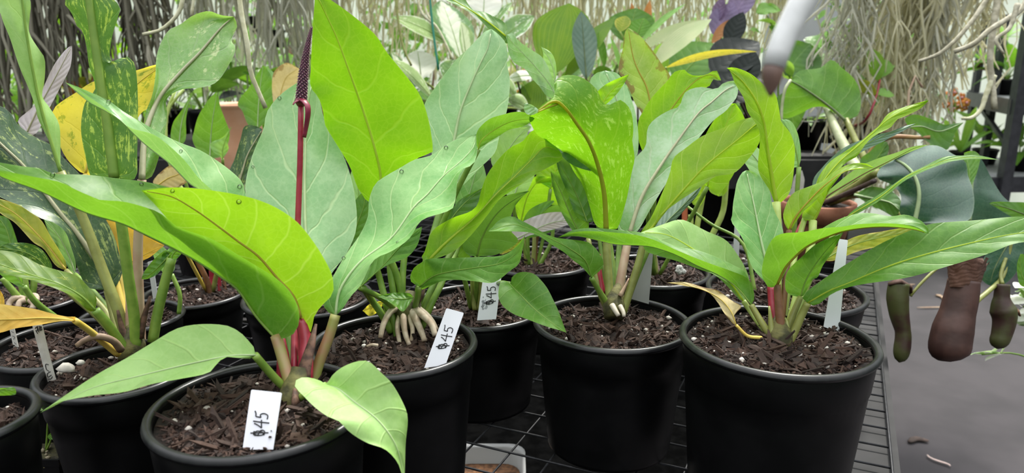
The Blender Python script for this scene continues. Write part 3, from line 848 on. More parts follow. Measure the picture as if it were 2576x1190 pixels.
for p in ([(985, 830, .80), (970, 760, .805), (955, 700, .81), (940, 650, .80)], [(1005, 830, .81), (990, 740, .815), (980, 660, .82), (985, 600, .82)], [(1015, 825, .815), (1012, 720, .82), (1018, 640, .83), (1030, 580, .83)],
          [(1050, 820, .81), (1080, 740, .82), (1110, 680, .84), (1150, 610, .86)], [(1060, 825, .80), (1085, 765, .80), (1110, 715, .81), (1122, 680, .82)], [(985, 835, .79), (960, 790, .785), (935, 755, .78), (915, 725, .75)], [(1165, 575, .955), (1140, 650, .93), (1090, 740, .88), (1050, 800, .83)],
          [(1000, 850, .79), (988, 800, .79), (975, 775, .79), (968, 762, .79)]):
    stalk(B, p, .0042, .0034, 'green')
for q, (pts, r) in enumerate((([(1020, 775, .80), (985, 782, .785), (965, 815, .772), (957, 850, .765)], .0042), ([(1025, 780, .795), (1015, 800, .78), (1020, 840, .77), (1030, 868, .762)], .0040), ([(1035, 780, .79), (1045, 800, .775), (1062, 840, .765), (1068, 858, .76)], .0046),
                 ([(1040, 775, .795), (1060, 790, .775), (1085, 815, .762), (1095, 845, .755)], .0046), ([(1045, 772, .80), (1070, 790, .79), (1088, 810, .78), (1098, 830, .772)], .0040), ([(1010, 785, .79), (1000, 820, .78), (1005, 860, .77), (1012, 880, .765)], .0034),
                 ([(1030, 790, .785), (1038, 830, .77), (1035, 858, .765)], .0032), ([(950, 870, .76), (935, 868, .757), (922, 872, .755)], .0022))):
    o = stalk(B, pts, r, r * .6, M_ROOT, 'aerial_root', label='pale finger thick aerial root' if q == 0 else None)
mb = MB(); mb.tube([W(1025, 830, .79), W(1028, 790, .795), W(1030, 762, .80), W(1035, 735, .805)], [.012, .015, .013, .006], 12); mb.build('crown', ST['crown'], B)
mb = MB(); mb.tube([W(1045, 770, .79), W(1058, 745, .792), W(1070, 720, .795)], [.004, .005, .001], 8, flat=.5); mb.build('dry_sheath', ST['husk'], B)

# ------------------------------------------------------------------ pot with heart leaf (behind)
C = potted(1200, 768, 0.93, 340, 'pot with one heart shaped leaf hanging past its smudged tag', 13, 260, 20, 0.010)
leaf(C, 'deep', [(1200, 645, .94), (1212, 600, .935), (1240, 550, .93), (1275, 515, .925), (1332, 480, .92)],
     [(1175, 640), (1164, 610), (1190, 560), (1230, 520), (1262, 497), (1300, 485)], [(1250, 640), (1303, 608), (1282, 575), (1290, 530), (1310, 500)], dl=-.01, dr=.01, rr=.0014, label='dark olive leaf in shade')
stalk(C, [(1200, 775, .98), (1200, 720, .96), (1200, 645, .94)], .004, .0035, 'green')
leaf(C, 'green', [(1282, 714, .83), (1310, 743, .815), (1345, 778, .80), (1388, 812, .785), (1425, 837, .78)],
     [(1276, 709), (1267, 706), (1259, 709), (1254, 730), (1255, 752), (1267, 772), (1292, 790), (1326, 803), (1376, 822), (1405, 830)],
     [(1286, 706), (1288, 697), (1300, 688), (1317, 684), (1343, 689), (1363, 707), (1378, 727), (1393, 757), (1406, 785), (1415, 810)], dl=-.01, dr=.008, cup=-.06, rr=.0008, label='heart shaped leaf with a yellowing tip')
stalk(C, [(1208, 768, .975), (1225, 735, .95), (1255, 712, .90), (1282, 714, .83)], .003, .0025, 'green')
leaf(C, 'green', [(1165, 690, .95), (1150, 640, .95), (1135, 600, .95), (1130, 560, .95)], [(1140, 680), (1120, 640), (1120, 590)], [(1185, 670), (1175, 620), (1150, 580)], rr=.001)
stalk(C, [(1185, 775, .98), (1175, 730, .96), (1165, 690, .95)], .0035, .003, 'green')
for p in ([(1195, 780, .97), (1190, 745, .97), (1188, 700, .965)], [(1205, 780, .97), (1210, 730, .96), (1204, 660, .945)]): stalk(C, p, .0035, .003, 'olive')

# ------------------------------------------------------------------ middle pot with big curled leaf
D = potted(1540, 808, 0.95, 395, 'pot under a big curled lime leaf beside the blank shaded tag', 14, 340, 30, 0.010)
leaf(D, 'flecked', [(1525, 577, .90), (1520, 489, .888), (1505, 419, .873), (1482, 358, .855), (1452, 313, .838), (1420, 270, .822), (1392, 255, .812), (1345, 285, .80)],
     [(1510, 574), (1495, 560), (1482, 514), (1467, 469), (1442, 429), (1417, 383), (1384, 362), (1366, 348), (1351, 338), (1336, 313), (1331, 295)],
     [(1540, 577), (1555, 572), (1573, 514), (1581, 479), (1588, 439), (1596, 398), (1590, 352), (1593, 335), (1591, 298), (1583, 272), (1563, 252), (1546, 257), (1528, 265), (1513, 252), (1503, 227), (1482, 207), (1462, 194), (1432, 188), (1407, 194), (1394, 212), (1398, 238), (1365, 263)],
     dl=[0, .02, .05, .06, .03, .0], dr=[0, .0, .0, .01, .02, .0], n=48, m=8, cup=-.05, rib='midolive', rr=.0036, ribtip=.35, label='large lime leaf with its far end curled over')
stalk(D, [(1535, 790, .885), (1532, 720, .890), (1527, 640, .897), (1525, 577, .90)], .0052, .0048, 'olive')
leaf(D, 'silver', [(1583, 588, .92), (1613, 499, .935), (1654, 429, .945), (1699, 363, .955), (1755, 287, .965), (1790, 257, .97), (1825, 227, .975), (1855, 213, .98)],
     [(1560, 584), (1553, 570), (1563, 535), (1578, 490), (1588, 429), (1598, 398), (1624, 368), (1629, 323), (1649, 298), (1684, 277), (1709, 267), (1724, 232), (1760, 219), (1800, 224), (1820, 209), (1846, 203)],
     [(1605, 580), (1640, 520), (1690, 440), (1730, 385), (1765, 338), (1795, 303), (1825, 280), (1840, 262), (1853, 245), (1857, 225)], dl=.01, dr=-.005, n=40, cup=.10, rib='midtan', rr=.0030, label='silvery leaf with a thick tan midrib')
stalk(D, [(1550, 790, .89), (1562, 700, .90), (1573, 640, .91), (1583, 588, .92)], .0066, .0050, 'rose', label='pinkish brown leaf stalk')
leaf(D, 'yellowlime', [(1622, 592, .885), (1642, 570, .884), (1677, 526, .88), (1723, 473, .875), (1778, 415, .87), (1860, 348, .86), (1905, 310, .855), (1952, 279, .85)],
     [(1612, 585), (1625, 565), (1640, 543), (1664, 489), (1684, 439), (1694, 398), (1724, 373), (1765, 343), (1815, 323), (1860, 303), (1920, 288)],
     [(1640, 585), (1654, 550), (1704, 509), (1765, 469), (1800, 444), (1845, 436), (1876, 408), (1906, 368), (1921, 323), (1940, 295)], dl=.015, dr=-.005, n=36, cup=.06, rib='midlime', rr=.0016, wav=.004, label='bright lime leaf slanting up to a sharp tip')
stalk(D, [(1565, 790, .88), (1585, 730, .88), (1608, 655, .883), (1622, 592, .885)], .0052, .0040, 'olive')
leaf(D, 'grey', [(1643, 600, .90), (1680, 555, .905), (1715, 520, .91), (1768, 463, .915)], [(1640, 587), (1672, 534), (1720, 490)], [(1660, 600), (1690, 565), (1725, 525), (1753, 493)], dl=.01, rr=.0007, rib='midpale')
stalk(D, [(1568, 790, .89), (1600, 700, .895), (1643, 600, .90)], .0035, .003, 'green')
leaf(D, 'green', [(1488, 699, .86), (1472, 655, .852), (1432, 625, .842), (1390, 603, .832), (1345, 582, .822), (1290, 565, .812), (1227, 582, .80)],
     [(1476, 685), (1460, 668), (1443, 656), (1418, 634), (1390, 617), (1366, 600), (1343, 588), (1325, 584), (1282, 582)],
     [(1500, 688), (1511, 680), (1519, 662), (1508, 638), (1493, 619), (1471, 607), (1400, 598), (1368, 586), (1343, 571), (1312, 555), (1287, 544), (1257, 553), (1237, 573)], dl=-.012, dr=.015, n=34, cup=.05, rr=.0008, label='narrow leaf arching away low over the pots behind')
stalk(D, [(1540, 785, .885), (1522, 755, .880), (1503, 725, .870), (1488, 699, .86)], .004, .0032, 'green')
leaf(D, 'blue', [(1585, 430, .99), (1572, 330, 1.0), (1548, 240, 1.01), (1522, 178, 1.015)], [(1558, 400), (1528, 300), (1500, 235), (1484, 205), (1500, 184)], [(1603, 390), (1606, 343), (1598, 282), (1578, 222), (1558, 189), (1540, 180)], rr=.002, rib='midpale')
leaf(D, 'lime', [(1512, 265, .95), (1535, 232, .95), (1583, 187, .95)], [(1498, 240), (1520, 215), (1555, 197)], [(1525, 262), (1552, 236), (1570, 210)], rr=.0006, rib='midlime')
stalk(D, [(1545, 780, .90), (1560, 600, .96), (1585, 430, .99)], .004, .003, 'green')
stalk(D, [(1530, 780, .90), (1500, 500, .94), (1512, 265, .95)], .003, .002, 'green')
stalk(D, [(1530, 785, .895), (1510, 740, .895), (1498, 690, .90), (1480, 600, .92)], .0036, .003, 'olive')
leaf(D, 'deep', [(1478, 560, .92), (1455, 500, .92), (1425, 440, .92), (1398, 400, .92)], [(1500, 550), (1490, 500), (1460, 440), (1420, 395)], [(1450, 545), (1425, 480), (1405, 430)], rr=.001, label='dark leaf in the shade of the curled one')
leaf(D, 'green', [(1460, 590, .93), (1435, 540, .93), (1410, 480, .93), (1385, 430, .93)], [(1480, 590), (1475, 520), (1440, 450)], [(1440, 580), (1410, 530), (1390, 470)], rr=.001)
mb = MB(); mb.tube([W(1545, 800, .875), W(1545, 770, .882), W(1550, 735, .89), W(1556, 715, .895)], [.012, .014, .009, .003], 12); mb.build('crown', ST['crown'], D)
for pts, r in (([(1540, 768, .87), (1548, 782, .862), (1556, 795, .858)], .0036), ([(1560, 770, .87), (1568, 785, .862), (1570, 797, .858)], .003)):
    stalk(D, pts, r, r * .7, plain('root_white', (0.5, 0.44, 0.36), 0.6), 'aerial_root', n=6)
stalk(D, [(1515, 740, .895), (1508, 690, .9), (1507, 640, .905)], .005, .002, 'red', 'sheath')
stalk(D, [(1560, 745, .875), (1574, 718, .878), (1582, 700, .88)], .003, .0006, 'rose', 'sheath', n=6)

leaf(D, 'silver', [(1402, 250, .905), (1385, 215, .91), (1345, 165, .915), (1300, 118, .92), (1274, 88, .925)], [(1412, 238), (1398, 212), (1391, 199), (1384, 182), (1374, 159), (1361, 141), (1343, 129), (1323, 116), (1303, 101), (1290, 83)], [(1376, 242), (1358, 219), (1338, 197), (1321, 174), (1298, 161), (1288, 151), (1279, 131), (1277, 112)], dl=-.01, dr=.012, cup=.08, rr=.0008, rib='midpale', label='twisted silvery half of the long leaf above the curled one')
leaf(D, 'green', [(1272, 90, .926), (1235, 60, .93), (1195, 32, .935), (1140, 0, .94), (1060, -45, .95)], [(1276, 70), (1265, 53), (1245, 43), (1217, 30), (1192, 25), (1176, 8), (1150, -30)], [(1279, 112), (1263, 101), (1245, 86), (1225, 68), (1202, 45), (1177, 28), (1147, 13), (1100, -12)], dl=.01, dr=-.008, cup=.05, rr=.0010, rib='midlime', label='green half of the long twisted leaf running up out of the frame')
stalk(D, [(1548, 785, .90), (1530, 600, .93), (1460, 380, .915), (1402, 250, .905)], .0045, .003, 'green')
leaf(D, 'pale', [(1396, 208, .93), (1392, 175, .93), (1380, 145, .93), (1361, 117, .93)], [(1375, 195), (1366, 165), (1366, 135)], [(1400, 185), (1397, 155), (1386, 132)], rr=.0006, rib='midpale', label='small pink tipped young leaf')
leaf(D, 'silver', [(1352, 284, .79), (1340, 272, .788), (1330, 264, .787), (1320, 260, .787)], [(1340, 289), (1325, 287), (1318, 275)], [(1354, 276), (1342, 266), (1330, 261)], n=12, m=3, rr=0, label='silvery turned up tip')
leaf(D, 'deep', [(1518, 425, .884), (1470, 390, .890), (1420, 356, .902), (1370, 339, .916)], [(1532, 385), (1505, 348), (1440, 328)], [(1485, 430), (1435, 412), (1395, 372)], n=16, m=4, cup=0, wav=0, rr=0, label='added lobe behind the curled leaf that keeps light off it')  # added lobe, blocks the light from behind to darken the curled leaf
stalk(D, [(1402, 262, .817), (1375, 272, .806), (1350, 283, .795)], .0012, .0008, 'midolive', 'leaf_edge', n=6)
# ------------------------------------------------------------------ pot at the bench edge
E = potted(1955, 850, 0.98, 480, 'pot nearest the walkway with many pale lime narrow leaves', 15, 380, 60, 0.008)
leaf(E, 'teal', [(1942, 722, .772), (1936, 690, .775), (1921, 632, .782), (1914, 602, .786), (1902, 541, .795), (1892, 493, .802), (1884, 460, .808), (1878, 428, .812)],
     [(1931, 716), (1916, 701), (1894, 675), (1882, 647), (1877, 622), (1866, 597), (1851, 574), (1839, 556), (1842, 541), (1844, 513), (1849, 483), (1854, 458), (1866, 435)],
     [(1950, 700), (1962, 650), (1972, 600), (1965, 564), (1952, 539), (1942, 513), (1937, 483), (1929, 468), (1914, 448), (1897, 433)], dl=-.012, dr=.008, cup=.09, rib='midpale', rr=.0020, label='blue green leaf with a pale thick midrib')
stalk(E, [(1956, 865, .757), (1952, 820, .760), (1946, 770, .766), (1942, 722, .772)], .0062, .0050, 'red', label='pink leaf stalk')
leaf(E, 'yellowlime', [(1953, 509, .83), (1945, 463, .828), (1937, 413, .824), (1930, 370, .82), (1922, 310, .814), (1903, 255, .806), (1868, 205, .80), (1828, 171, .792)],
     [(1946, 505), (1936, 479), (1908, 429), (1911, 363), (1908, 323), (1881, 282), (1871, 247), (1850, 212), (1838, 182)],
     [(1961, 512), (1984, 489), (1994, 454), (1999, 403), (1999, 368), (1987, 333), (1966, 308), (1961, 282), (1951, 237), (1931, 222), (1891, 187), (1850, 170)], dl=-.01, dr=.01, n=36, cup=.07, rib='midlime', rr=.0024, label='tall upright lime leaf')
stalk(E, [(1960, 855, .78), (1955, 740, .80), (1957, 620, .82), (1953, 509, .83)], .0048, .0048, 'lime')
leaf(E, 'green', [(1955, 716, .755), (1962, 700, .753), (1979, 668, .748), (2018, 629, .742), (2050, 609, .738), (2078, 597, .734), (2121, 582, .728), (2176, 573, .722), (2236, 571, .716), (2295, 577, .71), (2336, 588, .706)],
     [(1935, 725), (1920, 700), (1916, 684), (1924, 641), (1943, 601), (1971, 587), (2018, 584), (2070, 574), (2121, 570), (2160, 564), (2236, 562), (2300, 569)],
     [(1965, 705), (2000, 640), (2050, 588), (2105, 554), (2153, 538), (2192, 536), (2240, 544), (2279, 540), (2315, 554), (2334, 574)], dl=[0, -.03, -.035, -.02, -.01, -.004, 0], dr=[0, .02, .035, .035, .03, .015, 0], n=40, cup=.05, rib='midorange', rr=.0016, label='folded arching leaf with red brown midrib')
stalk(E, [(1968, 860, .752), (1962, 800, .753), (1955, 716, .755)], .0050, .0036, 'brown')
leaf(E, 'green', [(2014, 746, .765), (2030, 700, .765), (2070, 640, .765), (2121, 585, .765)], [(1998, 745), (1979, 735), (1975, 712), (1983, 680), (2018, 645), (2060, 610)], [(2024, 741), (2042, 706), (2058, 696), (2070, 668), (2097, 629)], cup=.06, rr=.0008, label='short leaf under the arching one')
stalk(E, [(1975, 865, .762), (1988, 810, .763), (2014, 746, .765)], .0045, .003, 'olive')
leaf(E, 'green', [(2032, 762, .745), (2085, 732, .738), (2133, 713, .733), (2254, 663, .722), (2405, 620, .708), (2576, 585, .695), (2700, 590, .685)],
     [(2020, 755), (2022, 741), (2052, 716), (2103, 681), (2153, 650), (2203, 620), (2254, 595), (2330, 566), (2393, 558), (2453, 554), (2576, 545), (2660, 560)],
     [(2035, 768), (2058, 766), (2092, 740), (2133, 723), (2183, 713), (2284, 698), (2380, 671), (2481, 640), (2556, 612), (2640, 605)], dl=.015, dr=-.012, n=40, cup=-.04, rib='midlime', rr=.0009, label='very long leaf reaching out over the walkway')
stalk(E, [(1985, 860, .752), (2000, 830, .752), (2018, 790, .749), (2032, 762, .745)], .0046, .0036, 'olive')
leaf(E, 'yellowlime', [(1985, 580, .83), (2002, 545, .828), (2040, 500, .824), (2080, 462, .82), (2130, 430, .815), (2198, 422, .81)],
     [(1977, 570), (1971, 552), (1971, 535), (1983, 503), (1999, 483), (2030, 471), (2070, 455), (2097, 432), (2137, 413), (2176, 411)],
     [(1994, 572), (2018, 536), (2050, 507), (2074, 479), (2097, 455), (2137, 427)], dl=.01, dr=-.008, cup=.06, rib='midorange', rr=.0012, label='lime leaf curving sideways')
stalk(E, [(1962, 850, .785), (1975, 720, .805), (1982, 640, .82), (1985, 580, .83)], .0036, .003, 'brown')
leaf(E, 'yellowlime', [(2040, 500, .845), (2075, 450, .848), (2110, 408, .85), (2160, 365, .85), (2200, 330, .85), (2230, 303, .85), (2270, 280, .85), (2337, 252, .85)],
     [(2050, 470), (2062, 440), (2090, 405), (2137, 374), (2168, 353), (2192, 332), (2212, 315), (2228, 292), (2247, 279), (2295, 263)],
     [(2070, 485), (2100, 440), (2130, 408), (2155, 394), (2178, 362), (2202, 340), (2240, 321), (2256, 301), (2280, 291), (2316, 273)], dl=.008, dr=-.004, cup=.03, wav=.012, rr=.0008, rib='midlime', label='long wavy edged lime leaf')
stalk(E, [(1966, 850, .79), (1985, 720, .81), (2010, 600, .835), (2040, 500, .845)], .0034, .003, 'lime')
leaf(E, 'yellowlime', [(2045, 556, .835), (2065, 520, .835), (2088, 475, .835), (2118, 436, .835)], [(2024, 552), (2018, 538), (2045, 500), (2080, 455)], [(2055, 548), (2074, 503), (2090, 463)], rr=.001, rib='midlime')
stalk(E, [(1975, 855, .78), (2010, 720, .80), (2040, 620, .825), (2045, 556, .835)], .0036, .0045, 'lime')
leaf(E, 'pale', [(2072, 500, .86), (2097, 483, .862), (2137, 459, .865), (2176, 436, .868), (2216, 416, .87), (2255, 396, .872), (2300, 373, .874), (2335, 364, .875)],
     [(2085, 480), (2110, 458), (2137, 436), (2176, 412), (2216, 396), (2255, 384), (2295, 369)], [(2085, 496), (2120, 474), (2160, 450), (2216, 420), (2270, 391)], dl=-.01, dr=.02, cup=.04, rib='brown', rr=.0010, label='pale leaf with a dark red midrib')
stalk(E, [(1968, 850, .79), (1990, 680, .82), (2010, 575, .845), (2072, 500, .86)], .003, .0024, 'red')
leaf(E, 'grey', [(2042, 490, .88), (2070, 440, .885), (2120, 395, .89), (2200, 352, .895), (2304, 311, .90)], [(2046, 451), (2066, 424), (2097, 392), (2137, 364), (2204, 340), (2240, 331), (2279, 316)], [(2070, 470), (2110, 420), (2161, 386), (2210, 362), (2256, 338)], rr=.0007, label='thin dark blue green leaf')
leaf(E, 'green', [(2128, 548, .80), (2153, 532, .797), (2216, 494, .79), (2275, 448, .785), (2334, 420, .78), (2393, 400, .775), (2453, 396, .77), (2513, 402, .765)],
     [(2150, 526), (2216, 486), (2279, 442), (2334, 414), (2374, 395), (2425, 391), (2464, 391)], [(2156, 538), (2218, 501), (2276, 455), (2336, 426), (2394, 406), (2453, 400)], dl=.004, dr=-.004, cup=0, wav=0, rr=.0006, rib='midlime', label='thin strap leaf reaching up and out')
stalk(E, [(1980, 855, .775), (2040, 700, .79), (2090, 600, .80), (2128, 548, .80)], .003, .002, 'lime')
leaf(E, 'green', [(1890, 767, .765), (1866, 736, .77), (1840, 712, .775), (1803, 690, .78), (1753, 668, .785), (1715, 648, .79), (1677, 632, .795), (1627, 619, .80), (1551, 615, .805), (1501, 604, .81), (1450, 594, .815), (1403, 598, .82)],
     [(1898, 745), (1884, 703), (1840, 682), (1778, 660), (1728, 640), (1690, 624), (1652, 606), (1614, 594), (1577, 588), (1501, 582), (1445, 584)],
     [(1895, 740), (1876, 687), (1851, 670), (1803, 647), (1753, 629), (1703, 620), (1652, 599), (1614, 585), (1577, 581), (1501, 574), (1445, 578)], dl=[0, -.012, -.015, -.01, -.005, 0], dr=[0, .015, .02, .015, .008, 0], n=40, cup=.04, rr=.0008, label='dark narrow folded leaf lying across the pale one')
leaf(E, 'pale', [(1870, 757, .79), (1822, 690, .80), (1780, 650, .808), (1748, 629, .812), (1703, 602, .818), (1667, 588, .822), (1612, 585, .83)],
     [(1890, 752), (1884, 700), (1874, 672), (1856, 642), (1826, 604), (1778, 582), (1728, 556), (1703, 553), (1672, 563), (1640, 574)],
     [(1862, 756), (1840, 731), (1800, 693), (1760, 678), (1703, 657), (1652, 642), (1622, 628)], dl=.01, dr=-.005, cup=-.04, rr=.001, rib='midlime', label='broad pale leaf drooping away from the pot')
stalk(E, [(1945, 855, .755), (1918, 815, .758), (1900, 785, .762), (1890, 767, .765)], .004, .003, 'olive')
stalk(E, [(1948, 855, .765), (1915, 820, .775), (1890, 785, .785), (1870, 757, .79)], .0036, .003, 'lime')
leaf(E, 'dry', [(1852, 818, .735), (1840, 785, .738), (1812, 752, .745), (1770, 730, .752), (1720, 716, .76), (1678, 711, .765)], [(1842, 812), (1822, 788), (1806, 762), (1783, 737), (1745, 724)], [(1850, 808), (1845, 797), (1860, 778), (1866, 770), (1838, 754), (1805, 730), (1775, 724), (1725, 710)], rr=.0005, rib='midyellow', cup=.1, label='withered straw yellow leaf')
stalk(E, [(1915, 850, .745), (1880, 845, .738), (1852, 818, .735)], .002, .0015, 'yellow')
mb = MB(); mb.tube([W(1960, 880, .748), W(1960, 845, .755), W(1958, 815, .76), W(1953, 780, .765)], [.013, .014, .010, .003], 12); mb.build('crown', ST['crown'], E)
for x, y in ((1935, 770), (1975, 800)):
    stalk(E, [(x + 8, 850, .75), (x + 4, 810, .753), (x, y, .756)], .004, .001, 'olive', 'sheath', n=6)

# ------------------------------------------------------------------ variegated plant
F = potted(296, 926, 0.95, 372, 'pot of tall mottled leaves in front of the curved old tag', 16, 260, 16, 0.012, taper=.70)
for x_, y_, r_ in ((166, 926, .0066), (203, 912, .0034), (196, 950, .003)):
    mb = MB(); mb.blob(W(x_, y_, .728), r_, 2, (1.2, 1, .8), .5); mb.build('pumice_stone', M_PERL, F)
leaf(F, 'mottle', [(287, 446, .76), (272, 328, .757), (254, 210, .752), (238, 101, .748), (224, 0, .744), (215, -60, .742)],
     [(245, 446), (227, 441), (217, 403), (205, 340), (205, 300), (215, 255), (240, 222), (224, 165), (218, 120), (207, 78), (196, 71), (180, 32), (163, 0)],
     [(340, 449), (345, 380), (347, 262), (344, 192), (337, 158), (323, 144), (307, 145), (311, 158), (303, 168), (277, 148), (283, 88), (296, 45), (297, 10)], dl=.01, dr=.01, n=40, cup=-.04, rib='midgreen', rr=.0050, ribtip=.7, label='tall dark mottled leaf with thick midrib')
stalk(F, [(342, 890, .79), (338, 800, .785), (322, 690, .775), (308, 580, .767), (287, 446, .76)], .0058, .0052, 'green')
leaf(F, 'pale', [(152, 432, .785), (120, 330, .78), (98, 250, .775), (78, 150, .77), (62, 50, .765), (48, -60, .76)],
     [(125, 360), (96, 300), (91, 277), (76, 232), (50, 171), (25, 96), (10, 60), (0, 30), (-10, 0)],
     [(152, 350), (148, 310), (126, 272), (106, 242), (112, 205), (113, 150), (96, 121), (74, 83), (75, 40), (76, 0)], dl=-.01, dr=.012, n=36, cup=.12, rib='midgreen', rr=.0018, ribtip=.5, wav=.014, label='tall pale twisted leaf cut by the frame edge')
stalk(F, [(325, 885, .80), (300, 790, .80), (262, 690, .80), (205, 540, .795), (152, 432, .785)], .0062, .0046, 'olive')
leaf(F, 'marble', [(357, 452, .80), (362, 360, .815), (373, 308, .825), (403, 242, .84), (454, 182, .855), (504, 131, .865), (555, 71, .875), (588, 42, .88)],
     [(353, 440), (352, 380), (365, 290), (383, 240), (391, 190), (393, 146), (403, 111), (424, 76), (454, 61), (484, 40), (524, 28), (555, 38)],
     [(385, 440), (412, 350), (421, 290), (419, 250), (454, 226), (514, 219), (550, 202), (580, 156), (593, 121), (582, 101), (597, 66)], dl=.005, dr=.0, n=40, cup=.06, rib='midtan', rr=.0036, ribtip=.25, wav=.034, label='pale marbled leaf leaning out with a grey midrib')
stalk(F, [(355, 885, .815), (350, 760, .81), (347, 620, .805), (357, 452, .80)], .0056, .0046, 'rose', label='pinkish grey leaf stalk')
leaf(F, 'yellow', [(215, 438, .86), (226, 390, .862), (255, 310, .866), (300, 250, .87), (355, 203, .875), (410, 163, .88)],
     [(195, 428), (165, 395), (146, 353), (136, 310), (136, 272), (192, 232), (237, 204), (300, 188), (350, 175), (390, 163)], [(230, 440), (280, 400), (330, 330), (353, 287), (378, 267), (403, 222), (414, 181)], n=32, rib='midyellow', rr=.0014, label='yellow leaf with green blotches')
stalk(F, [(335, 880, .83), (290, 700, .85), (240, 560, .858), (215, 438, .86)], .004, .003, 'yellow')
leaf(F, 'lilac', [(66, 336, .95), (95, 275, .95), (125, 220, .95), (152, 170, .95), (181, 115, .95)], [(45, 305), (70, 280), (88, 262), (108, 222), (135, 165), (165, 125)], [(92, 335), (120, 280), (156, 212), (176, 171), (181, 140)], rr=.0012, rib='midtan', label='greyish lilac underside of an upright leaf')
leaf(F, 'darkvar', [(270, 730, .835), (252, 672, .835), (222, 627, .83), (189, 581, .825), (151, 536, .82), (111, 483, .815), (60, 418, .81), (0, 360, .80), (-70, 290, .79)],
     [(240, 728), (217, 720), (199, 685), (184, 637), (174, 607), (164, 582), (136, 561), (96, 546), (50, 517), (15, 503), (-40, 470), (-85, 380)],
     [(286, 728), (303, 700), (310, 670), (300, 639), (292, 607), (277, 571), (262, 544), (235, 480), (202, 439), (166, 403), (126, 363), (86, 343), (45, 313), (25, 282), (-5, 265), (-60, 262)], dl=-.02, dr=.025, n=44, cup=.07, rib='midtan', rr=.0034, label='big dark variegated leaf drooping across')
stalk(F, [(312, 885, .81), (296, 830, .82), (282, 780, .83), (270, 730, .835)], .0045, .0040, 'olive')
leaf(F, 'olive', [(240, 780, .76), (205, 745, .755), (150, 715, .748), (75, 690, .74), (0, 665, .732), (-70, 640, .725)],
     [(242, 765), (242, 746), (222, 721), (192, 693), (151, 681), (101, 666), (50, 640), (0, 630)], [(222, 782), (182, 746), (126, 721), (50, 698), (0, 687), (-50, 665)], dl=.015, dr=-.01, cup=-.05, rr=.0010, label='olive green leaf lying low over the neighbouring pot')
stalk(F, [(318, 885, .785), (295, 850, .778), (268, 812, .768), (240, 780, .76)], .0052, .0046, 'green')
leaf(F, 'mottle', [(128, 690, .80), (100, 655, .797), (55, 632, .793), (-10, 625, .79)], [(130, 665), (105, 628), (70, 612), (20, 612)], [(110, 690), (60, 665), (10, 640)], rr=.0008, label='dull green leaf behind the olive one')
stalk(F, [(318, 880, .80), (250, 800, .805), (180, 740, .805), (128, 690, .80)], .0045, .0035, 'olive')
leaf(F, 'gold', [(188, 806, .705), (150, 802, .70), (100, 800, .695), (45, 803, .688), (-10, 805, .682), (-60, 815, .678)], [(189, 796), (172, 797), (145, 792), (121, 786), (86, 777), (30, 769), (-20, 768)], [(182, 808), (151, 808), (101, 817), (40, 826), (0, 837), (-40, 838)], dl=.01, dr=-.006, rr=.0010, rib='midyellow', cup=.08, label='dying yellow leaf flopped over the pot')
stalk(F, [(298, 892, .765), (265, 865, .75), (225, 832, .725), (188, 806, .705)], .0036, .0030, 'yellow')
stalk(F, [(304, 880, .76), (285, 858, .745), (250, 846, .735), (215, 855, .73), (193, 870, .728)], .0040, .0026, plain('root_tan', (0.20, 0.13, 0.09), 0.6, (0.32, 0.22, 0.14), 50), 'aerial_root')
stalk(F, [(384, 860, .80), (396, 790, .80), (415, 710, .80), (432, 650, .80)], .0056, .0050, 'green')
leaf(F, 'deep', [(428, 640, .80), (405, 665, .80), (380, 688, .80), (356, 702, .80)], [(415, 630), (385, 655), (362, 685)], [(420, 660), (395, 690), (370, 702)], rr=.0008)
leaf(F, 'green', [(430, 655, .80), (435, 640, .80), (448, 625, .80), (462, 600, .80)], [(410, 650), (408, 640), (425, 625), (445, 600)], [(440, 655), (455, 640), (465, 620)], rr=.0008)
leaf(F, 'gold', [(305, 690, .91), (330, 660, .91), (365, 640, .91), (414, 617, .91)], [(285, 680), (272, 620), (267, 550), (300, 560), (360, 590)], [(330, 700), (352, 662), (380, 645)], rr=.0008, rib='midyellow', label='orange yellow ageing leaf')
stalk(F, [(330, 870, .84), (320, 780, .88), (305, 690, .91)], .003, .0025, 'yellow')
leaf(F, 'yelgreen', [(166, 680, .88), (130, 630, .88), (85, 580, .88), (35, 535, .88), (-40, 495, .88)], [(140, 668), (111, 627), (83, 609), (38, 561), (0, 536)], [(166, 660), (151, 632), (126, 592), (101, 551), (55, 519), (0, 500)], n=26, rr=.0014, rib='midyellow', label='green leaf with broad yellow margins')
stalk(F, [(318, 880, .82), (270, 790, .86), (215, 730, .875), (166, 680, .88)], .004, .003, 'olive')
leaf(F, 'teal', [(190, 690, .92), (172, 640, .92), (145, 590, .92), (110, 552, .92)], [(175, 680), (150, 630), (125, 590)], [(190, 660), (177, 610), (150, 565)], rr=.001, rib='midpale')
stalk(F, [(330, 870, .85), (260, 760, .89), (190, 690, .92)], .003, .0025, 'green')
mb = MB(); mb.tube([W(330, 905, .785), W(332, 870, .795), W(335, 835, .80), (W(340, 800, .805))], [.013, .014, .010, .004], 12); mb.build('crown', ST['crown'], F)
for pts in ([(350, 850, .79), (362, 800, .79), (378, 745, .79)], [(320, 870, .79), (305, 820, .79), (296, 780, .79)], [(326, 840, .80), (322, 760, .80), (318, 722, .80)]):
    stalk(F, pts, .0048, .0014, 'husk' if pts[0][0] != 326 else 'rose', 'dry_sheath', n=6)

